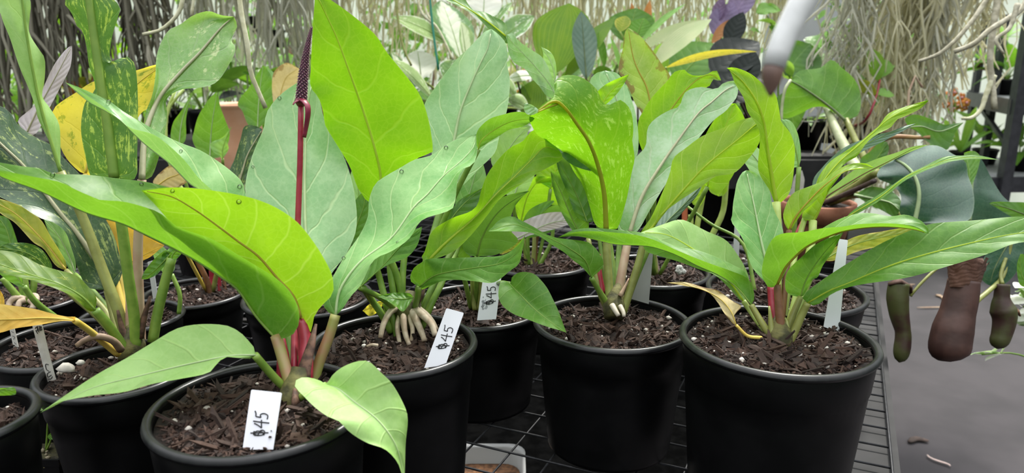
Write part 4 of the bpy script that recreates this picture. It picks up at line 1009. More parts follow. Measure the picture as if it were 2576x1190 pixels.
def find(label):
    for o, *_ in BLADES:
        if o.get('label', '') == label: return o
for lab, x, y, r in (('cool green leaf spattered with water drops', 1010, 432, .0022), ('cool green leaf spattered with water drops', 1122, 372, .0022), ('broad yellow green leaf with orange midrib', 601, 507, .0022), ('broad yellow green leaf with orange midrib', 434, 480, .0017),
        ('long leaf folded along its midrib reaching past the frame', 356, 464, .0018), ('long leaf folded along its midrib reaching past the frame', 132, 440, .0018), ('narrow folded leaf arching up to a thin tip', 273, 256, .0018), ('narrow folded leaf arching up to a thin tip', 603, 470, .0022), ('narrow folded leaf arching up to a thin tip', 455, 380, .0015),
        ('broad blue green leaf behind the flower spike', 703, 247, .0020), ('broad blue green leaf behind the flower spike', 636, 420, .0015), ('broad blue green leaf behind the flower spike', 886, 612, .0018), ('cool green leaf spattered with water drops', 865, 650, .0018), ('cool green leaf spattered with water drops', 1060, 560, .0012), ('cool green leaf spattered with water drops', 1000, 610, .0012)):
    o = find(lab)
    if o: drop(o, x, y, r)

# ------------------------------------------------------------------ other pots on the bench
H = potted(165, 862, 0.93, 345, 'pot with only mulch showing between the olive leaf and the yellow leaf', 21, 200, 14, 0.012)
stalk(H, [(140, 800, .95), (90, 760, .93), (60, 720, .92)], .0045, .0035, 'green')
leaf(H, 'green', [(60, 720, .92), (35, 690, .92), (-20, 650, .92)], [(50, 690), (10, 655)], [(45, 720), (0, 690)], rr=.0008)
J2 = potted(330, 795, 0.895, 250, 'small pot half hidden behind the mottled plant stalks', 22, 160, 10, 0.012)
stalk(J2, [(345, 800, 1.04), (350, 740, 1.02), (352, 690, 1.01)], .004, .003, 'green')
stalk(J2, [(450, 790, 1.04), (452, 740, 1.04), (432, 690, 1.04)], .003, .003, 'green')
leaf(J2, 'teal', [(432, 690, 1.04), (420, 660, 1.04), (405, 640, 1.04), (380, 620, 1.04)], [(440, 670), (430, 640), (400, 615)], [(415, 690), (395, 665), (385, 640)], rr=.0008)
I = potted(492, 735, 0.87, 250, 'pot with red and orange stalks behind the folded leaf', 23, 220, 30, 0.010)
stalk(I, [(532, 745, 1.25), (518, 700, 1.24), (498, 660, 1.23), (480, 620, 1.22)], .005, .004, 'brown', label='orange brown leaf stalk')
for dx, mt in ((0, 'red'), (18, 'red'), (30, 'brown')):
    stalk(I, [(535 + dx, 740, 1.26), (533 + dx, 690, 1.26), (528 + dx, 640, 1.25)], .005 if dx == 0 else .003, .004 if dx == 0 else .003, mt)
leaf(I, 'darkvar', [(595, 480, 1.15), (610, 430, 1.15), (625, 385, 1.15), (660, 325, 1.15)], [(575, 440), (590, 400), (605, 350), (615, 318), (640, 316)], [(610, 485), (632, 420), (650, 370)], rr=.002, rib='midtan', label='dark leaf with pale flecks')
stalk(I, [(535, 735, 1.25), (560, 620, 1.22), (595, 480, 1.15)], .004, .003, 'olive')
leaf(I, 'dry', [(392, 470, 1.05), (420, 450, 1.05), (445, 440, 1.05), (480, 425, 1.05)], [(385, 455), (405, 432), (430, 415), (460, 410)], [(410, 475), (450, 470), (478, 450)], rr=.001, rib='midyellow', label='tan dried leaf')
stalk(I, [(520, 735, 1.25), (450, 600, 1.15), (392, 470, 1.05)], .003, .002, 'yellow')
J = potted(775, 745, 0.90, 320, 'dark pot in shade behind the crimson stalks', 24, 160, 8, 0.014)
leaf(J, 'deep', [(880, 620, 1.0), (900, 560, 1.0), (915, 520, 1.0), (920, 480, 1.0)], [(865, 580), (885, 520), (905, 490)], [(905, 600), (930, 560), (930, 500)], rr=.001)
leaf(J, 'teal', [(900, 620, 1.02), (905, 540, 1.02), (900, 470, 1.02), (888, 420, 1.02)], [(885, 600), (880, 520), (880, 450)], [(925, 600), (928, 520), (912, 450)], rr=.001)
stalk(J, [(800, 760, 1.10), (850, 690, 1.04), (880, 620, 1.0)], .004, .003, 'green')
stalk(J, [(810, 760, 1.10), (870, 700, 1.06), (900, 620, 1.02)], .004, .003, 'green')
Gp = potted(-112, 1052, 0.985, 365, 'pot cut off by the frame with its worn rim showing', 25, 150, 10, 0.014)
leaf(Gp, 'green', [(-60, 1000, .60), (-20, 985, .60), (15, 980, .60), (41, 985, .60)], [(-30, 980), (10, 976), (35, 975)], [(-20, 996), (15, 995), (38, 993)], rr=.0006)
stalk(Gp, [(-110, 1040, .57), (-90, 1015, .59), (-60, 1000, .60)], .002, .002, 'green')
leaf(Gp, 'pale', [(128, 1012, .70), (105, 1022, .70), (85, 1030, .70), (66, 1042, .70)], [(125, 1005), (100, 1018), (75, 1026)], [(130, 1020), (100, 1035), (70, 1046)], rr=.0006)
stalk(Gp, [(-100, 1060, .60), (-20, 1040, .64), (66, 1042, .70)], .002, .002, 'green')
I2 = potted(45, 745, 0.875, 330, 'pot with short knobbly tan roots at the far corner', 26, 240, 26, 0.010)
for pts in ([(62, 765, 1.15), (55, 720, 1.15), (30, 670, 1.14)], [(68, 765, 1.15), (62, 700, 1.15), (58, 650, 1.15)], [(72, 765, 1.16), (85, 715, 1.16), (80, 660, 1.16)], [(58, 765, 1.14), (35, 735, 1.13), (5, 700, 1.12)]):
    stalk(I2, pts, .006, .004, 'green')
for pts in ([(60, 752, 1.14), (40, 748, 1.13), (25, 760, 1.125), (20, 775, 1.12)], [(64, 755, 1.13), (50, 760, 1.125), (45, 775, 1.12)], [(75, 745, 1.14), (90, 745, 1.13), (92, 758, 1.12)], [(76, 755, 1.13), (85, 765, 1.125), (80, 778, 1.12)]):
    stalk(I2, pts, .0048, .0040, M_ROOT, 'aerial_root', n=8)
leaf(I2, 'deep', [(35, 660, 1.12), (28, 620, 1.12), (15, 575, 1.12), (-10, 540, 1.12)], [(10, 650), (-10, 600), (-20, 560)], [(50, 640), (38, 590), (20, 550)], rr=.001)
leaf(I2, 'gold', [(5, 800, 1.05), (4, 760, 1.05), (0, 730, 1.05)], [(-10, 790), (-12, 760)], [(12, 790), (10, 750)], rr=.0006, rib='midyellow')
stalk(I2, [(45, 770, 1.13), (15, 800, 1.07), (5, 800, 1.05)], .002, .002, 'yellow')
K1 = potted(1355, 655, 0.93, 272, 'pot with thin upright stalks behind the heart shaped leaf', 27, 240, 22, 0.008)
for pts, mt in (([(1325, 670, 1.21), (1320, 620, 1.21), (1310, 560, 1.22)], 'olive'), ([(1330, 668, 1.21), (1328, 600, 1.21), (1345, 540, 1.21)], 'green'), ([(1340, 672, 1.20), (1344, 610, 1.20), (1342, 545, 1.20)], 'olive'), ([(1346, 670, 1.21), (1350, 600, 1.21), (1375, 540, 1.2)], 'brown'), ([(1357, 668, 1.20), (1375, 635, 1.20), (1388, 605, 1.20), (1392, 565, 1.2)], 'green')):
    stalk(K1, pts, .0038, .003, mt)
leaf(K1, 'lime', [(1310, 560, 1.22), (1325, 500, 1.21), (1350, 460, 1.2), (1380, 445, 1.19)], [(1300, 540), (1295, 500), (1320, 460), (1350, 443)], [(1340, 560), (1385, 530), (1420, 500), (1424, 475), (1405, 450)], rr=.0016, rib='midlime', label='rounded yellow green leaf')
leaf(K1, 'deep', [(1320, 600, 1.16), (1340, 560, 1.15), (1375, 525, 1.14), (1387, 515, 1.13)], [(1312, 570), (1330, 530), (1370, 508), (1395, 505)], [(1370, 590), (1425, 560), (1450, 545), (1420, 520)], rr=.001)
leaf(K1, 'lilac', [(1290, 605, 1.10), (1330, 585, 1.10), (1390, 560, 1.10), (1472, 548, 1.10)], [(1282, 590), (1320, 555), (1380, 535), (1440, 536)], [(1298, 606), (1340, 590), (1400, 575), (1450, 558)], rr=.0008, rib='midpale', label='grey lilac leaf lying level')
leaf(K1, 'lime', [(1385, 475, 1.2), (1395, 440, 1.2), (1400, 410, 1.2)], [(1350, 450), (1360, 420)], [(1410, 450), (1412, 420)], rr=.001, rib='midlime')
stalk(K1, [(1350, 670, 1.21), (1370, 580, 1.21), (1385, 475, 1.2)], .003, .003, 'green')
leaf(K1, 'pale', [(1290, 500, 1.18), (1310, 450, 1.18), (1330, 400, 1.18), (1350, 370, 1.18)], [(1270, 480), (1285, 420), (1320, 375)], [(1320, 490), (1345, 440), (1355, 400)], rr=.001, rib='midpale')
stalk(K1, [(1335, 670, 1.21), (1300, 570, 1.2), (1290, 500, 1.18)], .003, .003, 'green')
leaf(K1, 'yelgreen', [(1258, 640, 1.15), (1275, 622, 1.15), (1300, 610, 1.15), (1320, 600, 1.15)], [(1255, 625), (1275, 608)], [(1270, 638), (1300, 622)], rr=.0006)
K2 = potted(1640, 680, 0.93, 288, 'pot with clustered white perlite behind the blank shaded tag', 28, 260, 20, 0.008)
mb = MB()
for k in range(8): mb.blob(W(1712 + random.uniform(-9, 9), 678 + random.uniform(-8, 8), 1.09), .0042, 2, jit=.6)
mb.build('perlite_clump', plain('perlite_white', (0.62, 0.60, 0.58), 0.9), K2)
stalk(K2, [(1650, 690, 1.12), (1646, 640, 1.12), (1640, 590, 1.12)], .004, .0035, 'olive')
leaf(K2, 'scorch', [(1648, 340, 1.06), (1630, 230, 1.07), (1607, 180, 1.075), (1592, 140, 1.08), (1580, 70, 1.085)], [(1628, 330), (1613, 283), (1599, 263), (1585, 230), (1569, 200), (1557, 183), (1557, 161), (1566, 125), (1571, 83)], [(1670, 320), (1688, 260), (1687, 195), (1668, 166), (1646, 133), (1624, 105), (1602, 83)], rib='midorange', rr=.0016, label='pale leaf with a brown scorched edge')
stalk(K2, [(1640, 690, 1.12), (1645, 500, 1.09), (1648, 340, 1.06)], .004, .0035, 'green')
leaf(K2, 'lime', [(1622, 395, 1.02), (1648, 330, 1.02), (1688, 275, 1.02), (1735, 216, 1.02), (1780, 188, 1.02), (1814, 202, 1.02)], [(1606, 350), (1606, 305), (1616, 283), (1640, 245), (1682, 200), (1693, 183), (1721, 175), (1738, 189), (1774, 189), (1801, 176)], [(1650, 390), (1690, 335), (1735, 282), (1763, 230), (1785, 216), (1793, 200), (1803, 202)], rib='midorange', rr=.0013, label='wavy lime leaf with an orange midrib')
stalk(K2, [(1645, 690, 1.11), (1630, 540, 1.06), (1622, 395, 1.02)], .004, .003, 'green')
leaf(K2, 'lime', [(1780, 470, 1.05), (1795, 400, 1.05), (1820, 330, 1.05), (1850, 260, 1.05)], [(1750, 440), (1770, 350), (1820, 270)], [(1805, 490), (1850, 430), (1880, 340), (1870, 290)], rr=.001, rib='midlime')
stalk(K2, [(1660, 690, 1.11), (1720, 580, 1.08), (1780, 470, 1.05)], .003, .003, 'green')
K3 = potted(1975, 728, 0.93, 385, 'pot behind the one nearest the walkway', 29, 260, 24, 0.010)
leaf(K3, 'yelgreen', [(2070, 655, .96), (2130, 622, .965), (2200, 600, .97), (2300, 580, .98)], [(2090, 630), (2150, 596), (2220, 582), (2280, 573)], [(2100, 655), (2160, 632), (2230, 615), (2290, 592)], rr=.0008, label='green leaf with a torn yellow edge')
stalk(K3, [(1990, 745, 1.03), (2030, 690, 1.0), (2070, 655, .96)], .0035, .003, 'green')
for px, py, x2, y2, mt in ((1835, 660, 1815, 480, 'lime'), (1790, 665, 1812, 560, 'lime'), (1830, 665, 1862, 520, 'green')):
    pass
stalk(K3, [(1900, 740, 1.06), (1870, 615, 1.08), (1790, 565, 1.10), (1730, 520, 1.12)], .003, .002, 'green', label='thin stalk arching sideways')
leaf(K3, 'blue', [(1925, 480, 1.0), (1915, 420, 1.0), (1885, 380, 1.0), (1860, 360, 1.0)], [(1905, 460), (1880, 420), (1862, 390)], [(1940, 460), (1930, 400), (1890, 360)], rr=.0016, rib='midpale')
stalk(K3, [(1960, 740, 1.03), (1945, 600, 1.01), (1925, 480, 1.0)], .0035, .003, 'green')
leaf(K3, 'teal', [(2010, 420, 1.0), (2000, 370, 1.0), (1985, 330, 1.0), (1965, 300, 1.0)], [(1980, 420), (1975, 370), (1968, 330)], [(2015, 390), (2008, 340), (1990, 305)], rr=.001)
stalk(K3, [(1970, 740, 1.03), (1995, 600, 1.01), (2010, 420, 1.0)], .0035, .003, 'green')
for q in ([(1935, 735, 1.04), (1940, 700, 1.04), (1945, 660, 1.04)], [(1990, 735, 1.03), (1992, 690, 1.03), (2000, 650, 1.03)]): stalk(K3, q, .004, .003, 'brown')

# row further back: two pots with lime stalks
K4 = potted(1790, 640, 0.90, 215, 'far pot of nodding lime leaves on kinked stalks', 30, 180, 14, 0.008)
for pts, lf in (([(1770, 650, 1.32), (1790, 595, 1.31), (1818, 535, 1.30), (1826, 470, 1.29), (1832, 400, 1.28)], ([(1832, 440, 1.28), (1822, 460, 1.28), (1805, 480, 1.28)], 1)), ([(1745, 650, 1.33), (1752, 580, 1.33), (1765, 510, 1.33), (1772, 470, 1.33)], None), ([(1730, 650, 1.33), (1737, 590, 1.33), (1738, 540, 1.33)], None)):
    stalk(K4, pts, .0055, .0045, 'lime')
stalk(K4, [(1722, 650, 1.32), (1722, 560, 1.32), (1724, 500, 1.32)], .005, .005, plain('cane_orange', (0.42, 0.10, 0.04), 0.5), 'petiole')
leaf(K4, 'yellowlime', [(1832, 385, 1.27), (1826, 430, 1.27), (1818, 470, 1.27), (1808, 494, 1.27)], [(1800, 400), (1780, 440), (1785, 480)], [(1838, 420), (1832, 470), (1822, 490)], rr=.001, rib='midlime', label='nodding lime leaf')
leaf(K4, 'yellowlime', [(1772, 440, 1.31), (1768, 470, 1.31), (1760, 500, 1.31), (1750, 518, 1.31)], [(1745, 460), (1735, 490), (1742, 512)], [(1778, 470), (1772, 500), (1760, 518)], rr=.001, rib='midlime')

# seedling pot, square, low at the corner
sp = at_z(112, 1112, 0.845)
Q = thing('seedling_pot', (sp.x, sp.y, BENCH_Z + .001), 'little square pot with a two leaved seedling in mossy soil', 'seedling pot')
def square_pot(root, h, H, drop=.008):
    c = root.location; z0 = c.z
    mb = MB()
    def ring(s, z): return [Vector((c.x + x * s, c.y + y * s, z)) for x, y in ((1, 1), (-1, 1), (-1, -1), (1, -1))]
    loft(mb, [ring(h * .78, z0), ring(h * .96, z0 + H * .85), ring(h, z0 + H * .85), ring(h * 1.02, z0 + H), ring(h * .95, z0 + H), ring(h * .90, z0 + H * .6)])
    mb.build('pot', M_POT, root, smooth=False)
    mb = MB()
    for i in range(9):
        for j in range(9):
            pass
    vs, fs = [], []
    n = 14
    for i in range(n + 1):
        for j in range(n + 1):
            x, y = c.x + h * .94 * (2 * i / n - 1), c.y + h * .94 * (2 * j / n - 1)
            vs.append((x, y, z0 + H - drop + .004 * noise.noise(Vector((x * 60, y * 60, 3)))))
    for i in range(n):
        for j in range(n):
            a = i * (n + 1) + j
            fs.append((a, a + n + 1, a + n + 2, a + 1))
    build('soil', vs, fs, plain('mossy_soil', (0.02, 0.017, 0.008), .9, (0.06, 0.055, 0.02), 140, bump=.004), root)
square_pot(Q, .038, .055)
mb = MB()
for k in range(30): mb.blob((sp.x + random.uniform(-.032, .032), sp.y + random.uniform(-.032, .032), BENCH_Z + .0505), random.choice((.0012, .0018, .0026)), 1, jit=.5)
o = mb.build('gravel', plain('pale_gravel', (.10, .09, .05), .9, (.28, .24, .16), 90, island=True), Q); o['kind'] = 'stuff'
dq = depth_at_z(118, 1115, .845)
stalk(Q, [(116, 1130, dq), (118, 1105, dq - .005), (120, 1070, dq - .01), (122, 1050, dq - .015)], .0012, .0009, 'green', n=8)
stalk(Q, [(116, 1135, dq), (124, 1118, dq - .01), (130, 1100, dq - .015)], .0012, .0009, 'green', n=8)
leaf(Q, 'green', [(117, 1063, dq - .015), (127, 1048, dq - .018), (137, 1035, dq - .02)], [(119, 1052), (124, 1040)], [(128, 1062), (137, 1050)], n=10, m=3, rr=0)
leaf(Q, 'green', [(119, 1100, dq - .015), (132, 1095, dq - .02), (148, 1088, dq - .02)], [(124, 1092), (140, 1081)], [(126, 1106), (145, 1102)], n=10, m=3, rr=0)
leaf(Q, 'dry', [(88, 1178, dq - .03), (110, 1168, dq - .03), (163, 1166, dq - .03)], [(98, 1167), (130, 1163)], [(95, 1180), (130, 1174)], n=10, m=3, rr=0)

# ------------------------------------------------------------------ plant tags with handwriting
def tagcard(name, corners, label, mat=M_TAG, strokes=None, strokes2=None, ink=M_INK, lw=1.0, bend=0.0, cat='plant tag', group='white plastic plant tags', smudge=None, thick=.0009, point=False):
    """corners TL, TR, BR, BL as (x, y, d); strokes in the card's own 0..1 frame (u across, v down)"""
    P = [W(*c) for c in corners]
    n = 12
    def S(u, v):
        a = P[0].lerp(P[1], u); b = P[3].lerp(P[2], u)
        q = a.lerp(b, v)
        return q
    nrm = (P[1] - P[0]).cross(P[3] - P[0]).normalized()
    if nrm.dot(CAM - P[0]) < 0: nrm = -nrm
    c = (P[2] + P[3]) / 2
    root = thing(name, c, label, cat, group)
    def F(u, v, e=0.0):
        return S(u, v) + nrm * (e + bend * (1 - (2 * u - 1) ** 2) + bend * .3 * math.sin(v * 3))
    vs, fs = [], []
    us = [0, .03, .25, .5, .75, .97, 1]
    vv = [0, .015] + [k / n for k in range(1, n)] + [1]
    m = len(us)
    for e in (0, -thick):
        for v in vv:
            for u in us:
                uu = u
                if v == 0 and u in (0, 1): uu = .04 if u == 0 else .96
                if point and v < .3: uu = .5 + (uu - .5) * (.35 + .65 * v / .3)
                vs.append(F(uu, v, e))
    N_ = len(vv) * m
    for i in range(len(vv) - 1):
        for j in range(m - 1):
            a = i * m + j
            fs.append((a, a + 1, a + m + 1, a + m))
            fs.append((N_ + a, N_ + a + m, N_ + a + m + 1, N_ + a + 1))
    loop = [j for j in range(m)] + [i * m + m - 1 for i in range(1, len(vv))] + [(len(vv) - 1) * m + j for j in range(m - 2, -1, -1)] + [i * m for i in range(len(vv) - 2, 0, -1)]
    for k in range(len(loop)):
        a, b = loop[k], loop[(k + 1) % len(loop)]
        fs.append((b, a, N_ + a, N_ + b))
    build('card', vs, fs, mat, root, smooth=False)
    for grp in (strokes, strokes2):
        if not grp: continue
        mb = MB()
        for st in grp:
            pts = [F(u, v, .00025) for u, v in catmull(st, 14)]
            mb.tube(pts, [.00042 * lw] * len(pts), 6)
        mb.build('handwriting', ink, root)
    if smudge:
        mb = MB()
        rnd = random.Random(5)
        for k in range(26):
            u, v = smudge[0] + rnd.gauss(0, smudge[2]), smudge[1] + rnd.gauss(0, smudge[2] * .45)
            q = F(u, v, .0001)
            r = .0007 + rnd.random() * .0012
            tx = (P[1] - P[0]).normalized(); ty = nrm.cross(tx)
            ring = [q + (tx * math.cos(a) + ty * math.sin(a)) * r * rnd.uniform(.6, 1.2) + nrm * (.00004 * (k % 5)) for a in [i * .7 for i in range(9)]]
            mb.add([q + nrm * .00012] + ring, [(0, i + 1, (i + 1) % 9 + 1) for i in range(9)])
        mb.build('ink_smudge', M_SMUDGE, root)
    return root
# the price runs up the card: local writing frame (a along the text, b across it)
def price(x0, v0, sa, sb, slant=0.0):
    """'$45' written along the card from bottom to top"""
    g = {'$': [[(.62, .10), (.30, .04), (.10, .22), (.25, .46), (.58, .50), (.75, .70), (.55, .92), (.15, .86)], [(.36, -.18), (.42, .5), (.46, 1.2)], [(.1, .4), (.3, .12), (.62, .3), (.5, .75), (.2, .8), (.1, .4)]],
         '4': [[(.55, .0), (.35, .3), (.05, .62)], [(.05, .62), (.5, .56), (1.0, .52)], [(.80, -.1), (.72, .5), (.66, 1.15)]],
         '5': [[(.30, .05), (.22, .45)], [(.22, .45), (.55, .38), (.70, .65), (.50, .95), (.05, .95)], [(.30, .05), (.65, .02), (.95, -.08)]]}
    out = []
    a0 = 0.0
    for ch, wdt in (('$', .95), ('4', 1.05), ('5', .9)):
        for st in g[ch]:
            q = []
            for a, b in st:
                A_ = (a0 + a) * sa
                B_ = (b + slant * a) * sb
                q.append((x0 + B_, v0 - A_))          # text advances towards the top of the card
            out.append(q)
        a0 += wdt
    return out
tagcard('plant_tag', [(632, 980, .555), (709, 988, .555), (687, 1131, .541), (610, 1131, .541)], 'white tag reading $45 stuck in the nearest pot beside the flower spike', strokes=price(.26, .78, .145, .42), lw=1.15)
tagcard('plant_tag', [(1123, 775, .722), (1167, 787, .722), (1121, 918, .708), (1067, 926, .706)], 'white leaning tag reading $45 in the pot with pale aerial roots', strokes=price(.28, .70, .145, .48), lw=1.1)
st = price(.32, .66, .15, .45)
tagcard('plant_tag', [(1215, 700, .905), (1262, 690, .905), (1248, 803, .893), (1200, 806, .893)], 'white tag with smudged $45 beside the heart shaped leaf', strokes=st, lw=1.25, smudge=(.30, .62, .11))
tagcard('plant_tag', [(1603, 628, .93), (1643, 635, .93), (1632, 765, .935), (1588, 752, .935)], 'blank tag coloured grey for its shaded back behind the curled leaf pot', mat=plain('tag_shaded', (.34, .34, .34), .5, (.38, .38, .38), 30))  # grey colour holds the shade on the back of this white tag
tagcard('plant_tag', [(2111, 601, .800), (2133, 604, .800), (2111, 836, .782), (2072, 822, .782)], 'long blank white tag in the pot nearest the walkway', mat=M_TAG)
tagcard('plant_tag', [(80, 815, .728), (104, 812, .728), (140, 955, .735), (120, 961, .735)], 'curved old tag with faded writing under the yellow leaf', mat=M_TAGD, bend=.0012, lw=.8,
        strokes=[[(.75, .72), (.45, .70), (.35, .78), (.60, .83)], [(.75, .84), (.35, .86), (.30, .92), (.75, .90)], [(.25, .95), (.6, .96), (.8, .93)]], strokes2=[[(.3, .08), (.55, .05), (.5, .12), (.32, .11), (.45, .17)], [(.62, .04), (.6, .15)], [(.72, .05), (.8, .05), (.72, .12), (.85, .12)], [(.9, .05), (.82, .1), (.92, .12), (.95, .06)]])
tagcard('plant_tag', [(18, 800, .862), (30, 800, .862), (50, 890, .868), (38, 894, .868)], 'narrow inked tag at the rim of the mulch filled pot', mat=M_TAGD, strokes=[[(.3, .2), (.7, .25), (.3, .3)], [(.3, .36), (.7, .4)], [(.3, .48), (.7, .52), (.4, .58)], [(.4, .66), (.7, .72)], [(.3, .78), (.6, .84)]], lw=.5)
tagcard('plant_tag', [(371, 660, 1.06), (384, 656, 1.06), (397, 748, 1.075), (385, 753, 1.075)], 'slim white tag in the small pot behind the mottled plant', mat=M_TAG)
tagcard('plant_tag', [(1848, 570, 1.10), (1862, 575, 1.10), (1858, 662, 1.11), (1843, 660, 1.11)], 'white tag standing behind the blue green upright leaf', mat=M_TAG)
tagcard('plant_tag', [(2000, 428, 1.68), (2027, 430, 1.68), (2018, 500, 1.70), (1988, 492, 1.70)], 'chipped pointed white tag in the terracotta pot', mat=M_TAGD, point=True)

# ------------------------------------------------------------------ pitcher plant in terracotta
lp = at_z(2056, 506, 0.925)
NP = thing('pitcher_plant', (lp.x, lp.y, BENCH_Z + .001), 'pitcher plant in a terracotta pot with huge glossy leaves and brown pitchers over the walkway', 'potted plant')
def terra(root, R, H, mat, seed):
    c = Vector(root.location)
    mb = MB()
    mb.lathe(c, [(0, .003), (R * .66, 0), (R * .70, .002), (R * .88, H * .70), (R * .885, H * .705), (R, H * .71), (R, H * .99), (R * .985, H), (R * .90, H), (R * .88, H * .95), (R * .84, H * .7)], 48)
    p = mb.build('pot', mat, root)
    mb = MB()
    mb.lathe(c, [(0, H * .93), (R * .5, H * .935), (R * .89, H * .92)], 32)
    mb.build('soil', M_SOIL, root)
    return p
terra(NP, .5 * 185 * depth_at_z(2056, 506, .925) / FPX, .134, M_TERRA, 3)
b0 = 1.74
stalk(NP, [(2080, 515, b0), (2120, 490, 1.66), (2160, 465, 1.55), (2205, 432, 1.45)], .010, .0085, 'olive', 'stem')
stalk(NP, [(2060, 515, b0), (2100, 500, 1.66), (2150, 478, 1.55), (2200, 455, 1.45)], .006, .005, 'dark', 'stem')
stalk(NP, [(2165, 440, 1.62), (2140, 400, 1.66), (2105, 330, 1.72), (2078, 268, 1.78)], .015, .008, 'pale', 'stem', label='pale flattened stem of the highest leaf')
stalk(NP, [(2075, 515, b0), (2150, 460, 1.70), (2180, 420, 1.68), (2150, 350, 1.72), (2128, 300, 1.75)], .010, .007, 'olive', 'stem')
leaf(NP, 'green', [(2126, 303, 1.74), (2092, 272, 1.745), (2052, 242, 1.75), (2015, 217, 1.755), (1988, 203, 1.76)], [(2145, 297), (2158, 290), (2166, 262), (2163, 227), (2148, 197), (2118, 171), (2092, 150), (2062, 171), (2012, 178)], [(2103, 287), (2072, 268), (2037, 272), (2012, 287), (1971, 297), (1968, 252), (1978, 218)], dl=.03, dr=.02, cup=.05, rib='middark', rr=.004, wav=.012, label='bright round leaf held up above the black pots')
stalk(NP, [(1989, 202, 1.76), (1975, 225, 1.75), (1967, 270, 1.75), (1966, 320, 1.75)], .004, .003, 'pale', 'tendril')
leaf(NP, 'dark', [(2300, 562, 1.34), (2311, 507, 1.335), (2310, 470, 1.335), (2297, 437, 1.34), (2275, 414, 1.35), (2250, 400, 1.36)],
     [(2280, 552), (2263, 534), (2267, 495), (2247, 467), (2212, 451), (2207, 436), (2225, 412)], [(2374, 562), (2433, 556), (2450, 522), (2448, 480), (2435, 440), (2429, 408), (2393, 386), (2358, 366), (2310, 370), (2270, 388)], dl=.03, dr=[0, .0, .01, .03, .04, .02, 0], n=34, m=9, cup=-.06, rib='midpale', rr=.0042, ribtip=.5, wav=.030, label='large saddle shaped dark glossy leaf')
leaf(NP, 'dark', [(2440, 555, 1.42), (2445, 480, 1.42), (2450, 430, 1.43), (2458, 392, 1.44)], [(2425, 540), (2432, 470), (2442, 420)], [(2545, 560), (2560, 530), (2520, 490), (2490, 440), (2472, 405)], dr=.04, cup=.08, rr=.003, rib='midpale', label='dark leaf folded away behind the saddle shaped one')
leaf(NP, 'green', [(2440, 470, 1.40), (2438, 430, 1.41), (2432, 400, 1.42), (2425, 385, 1.43)], [(2430, 450), (2425, 415)], [(2452, 450), (2466, 400), (2455, 382), (2440, 380)], rr=.001)
leaf(NP, 'deep', [(2640, 560, 1.38), (2580, 540, 1.38), (2530, 522, 1.38), (2488, 512, 1.38)], [(2600, 515), (2540, 508), (2500, 508)], [(2600, 570), (2550, 548), (2510, 525)], rr=.002, rib='middark')
leaf(NP, 'dark', [(2545, 600, 1.22), (2520, 640, 1.22), (2500, 680, 1.22), (2490, 718, 1.22)], [(2500, 610), (2470, 660), (2462, 690), (2478, 712)], [(2575, 610), (2570, 660), (2545, 700), (2515, 720)], cup=-.06, rr=.0015, rib='middark', label='bluish glossy leaf hanging below the long leaf')
leaf(NP, 'deep', [(2600, 690, 1.15), (2585, 710, 1.15), (2570, 690, 1.15), (2566, 640, 1.15)], [(2590, 720), (2565, 715), (2558, 670)], [(2600, 680), (2590, 660), (2575, 640)], rr=.0008)
leaf(NP, 'deep', [(2285, 320, 1.58), (2320, 318, 1.57), (2365, 330, 1.57), (2424, 308, 1.58)], [(2277, 298), (2303, 288), (2346, 301), (2374, 313), (2400, 311)], [(2307, 332), (2334, 357), (2378, 378), (2393, 360), (2405, 330)], cup=.08, rr=.0018, rib='midpale', label='cupped green leaf with toothed top edge')
stalk(NP, [(2150, 460, 1.68), (2200, 370, 1.64), (2240, 345, 1.60), (2310, 346, 1.58), (2340, 345, 1.57)], .007, .004, plain('stalk_orange', (0.30, 0.15, 0.06), 0.5, (0.36, 0.22, 0.08), 40), 'stem')
leaf(NP, 'deep', [(2165, 430, 1.6), (2195, 410, 1.6), (2215, 385, 1.6), (2232, 358, 1.6)], [(2165, 400), (2190, 380), (2215, 355)], [(2195, 425), (2225, 400), (2236, 375)], rr=.001)
leaf(NP, 'deep', [(2150, 490, 1.5), (2200, 500, 1.46), (2240, 510, 1.42), (2264, 530, 1.40)], [(2190, 470), (2240, 480), (2266, 505)], [(2180, 510), (2220, 530), (2250, 545)], rr=.003, rib='midpale')
stalk(NP, [(2090, 510, 1.7), (2160, 490, 1.6), (2230, 515, 1.48), (2290, 560, 1.36), (2301, 562, 1.345)], .008, .006, 'olive', 'stem')
def pitcher(px, pts, rads, lid=True, greenish=.3, sc=1.0, label=None):
    P = [W(*p) for p in catmull(pts, 30)]
    R_ = [prof(rads, i / 30) for i in range(31)]
    for i in range(26, 31): R_[i] = R_[25] * math.sqrt(max(0.004, 1 - ((i - 25) / 5) ** 2))
    mb = MB()
    mb.tube(P, R_, 16)
    M = plain('pitcher_skin_%d' % px, (0.040, 0.015, 0.011), .55, (0.055, 0.060, 0.013) if px != 2 else (0.075, 0.032, 0.024), 26, bump=.002)
    o = mb.build('pitcher', M, NP)
    if label: o['label'] = label
    return o
p = pitcher(1, [(2262, 712, 1.20), (2258, 745, 1.20), (2262, 790, 1.20), (2272, 840, 1.20), (2268, 885, 1.20), (2262, 912, 1.20)], [.016, .017, .015, .012, .013, .012], label='slim brown and green pitcher nearest the bench')
mb = MB(); mb.tube([W(2235, 715, 1.20), W(2262, 705, 1.19), W(2288, 720, 1.20), W(2292, 745, 1.205)], [.006, .010, .008, .003], 10, flat=.4); mb.build('lid', LM['dead'], p)
p = pitcher(2, [(2425, 705, 1.16), (2420, 740, 1.16), (2408, 790, 1.16), (2395, 840, 1.16), (2388, 885, 1.16), (2390, 910, 1.16)], [.023, .025, .026, .030, .031, .028], label='largest mottled brown pitcher with a torn withered top')
mb = MB()
vs, fs = [], []
rnd = random.Random(4)
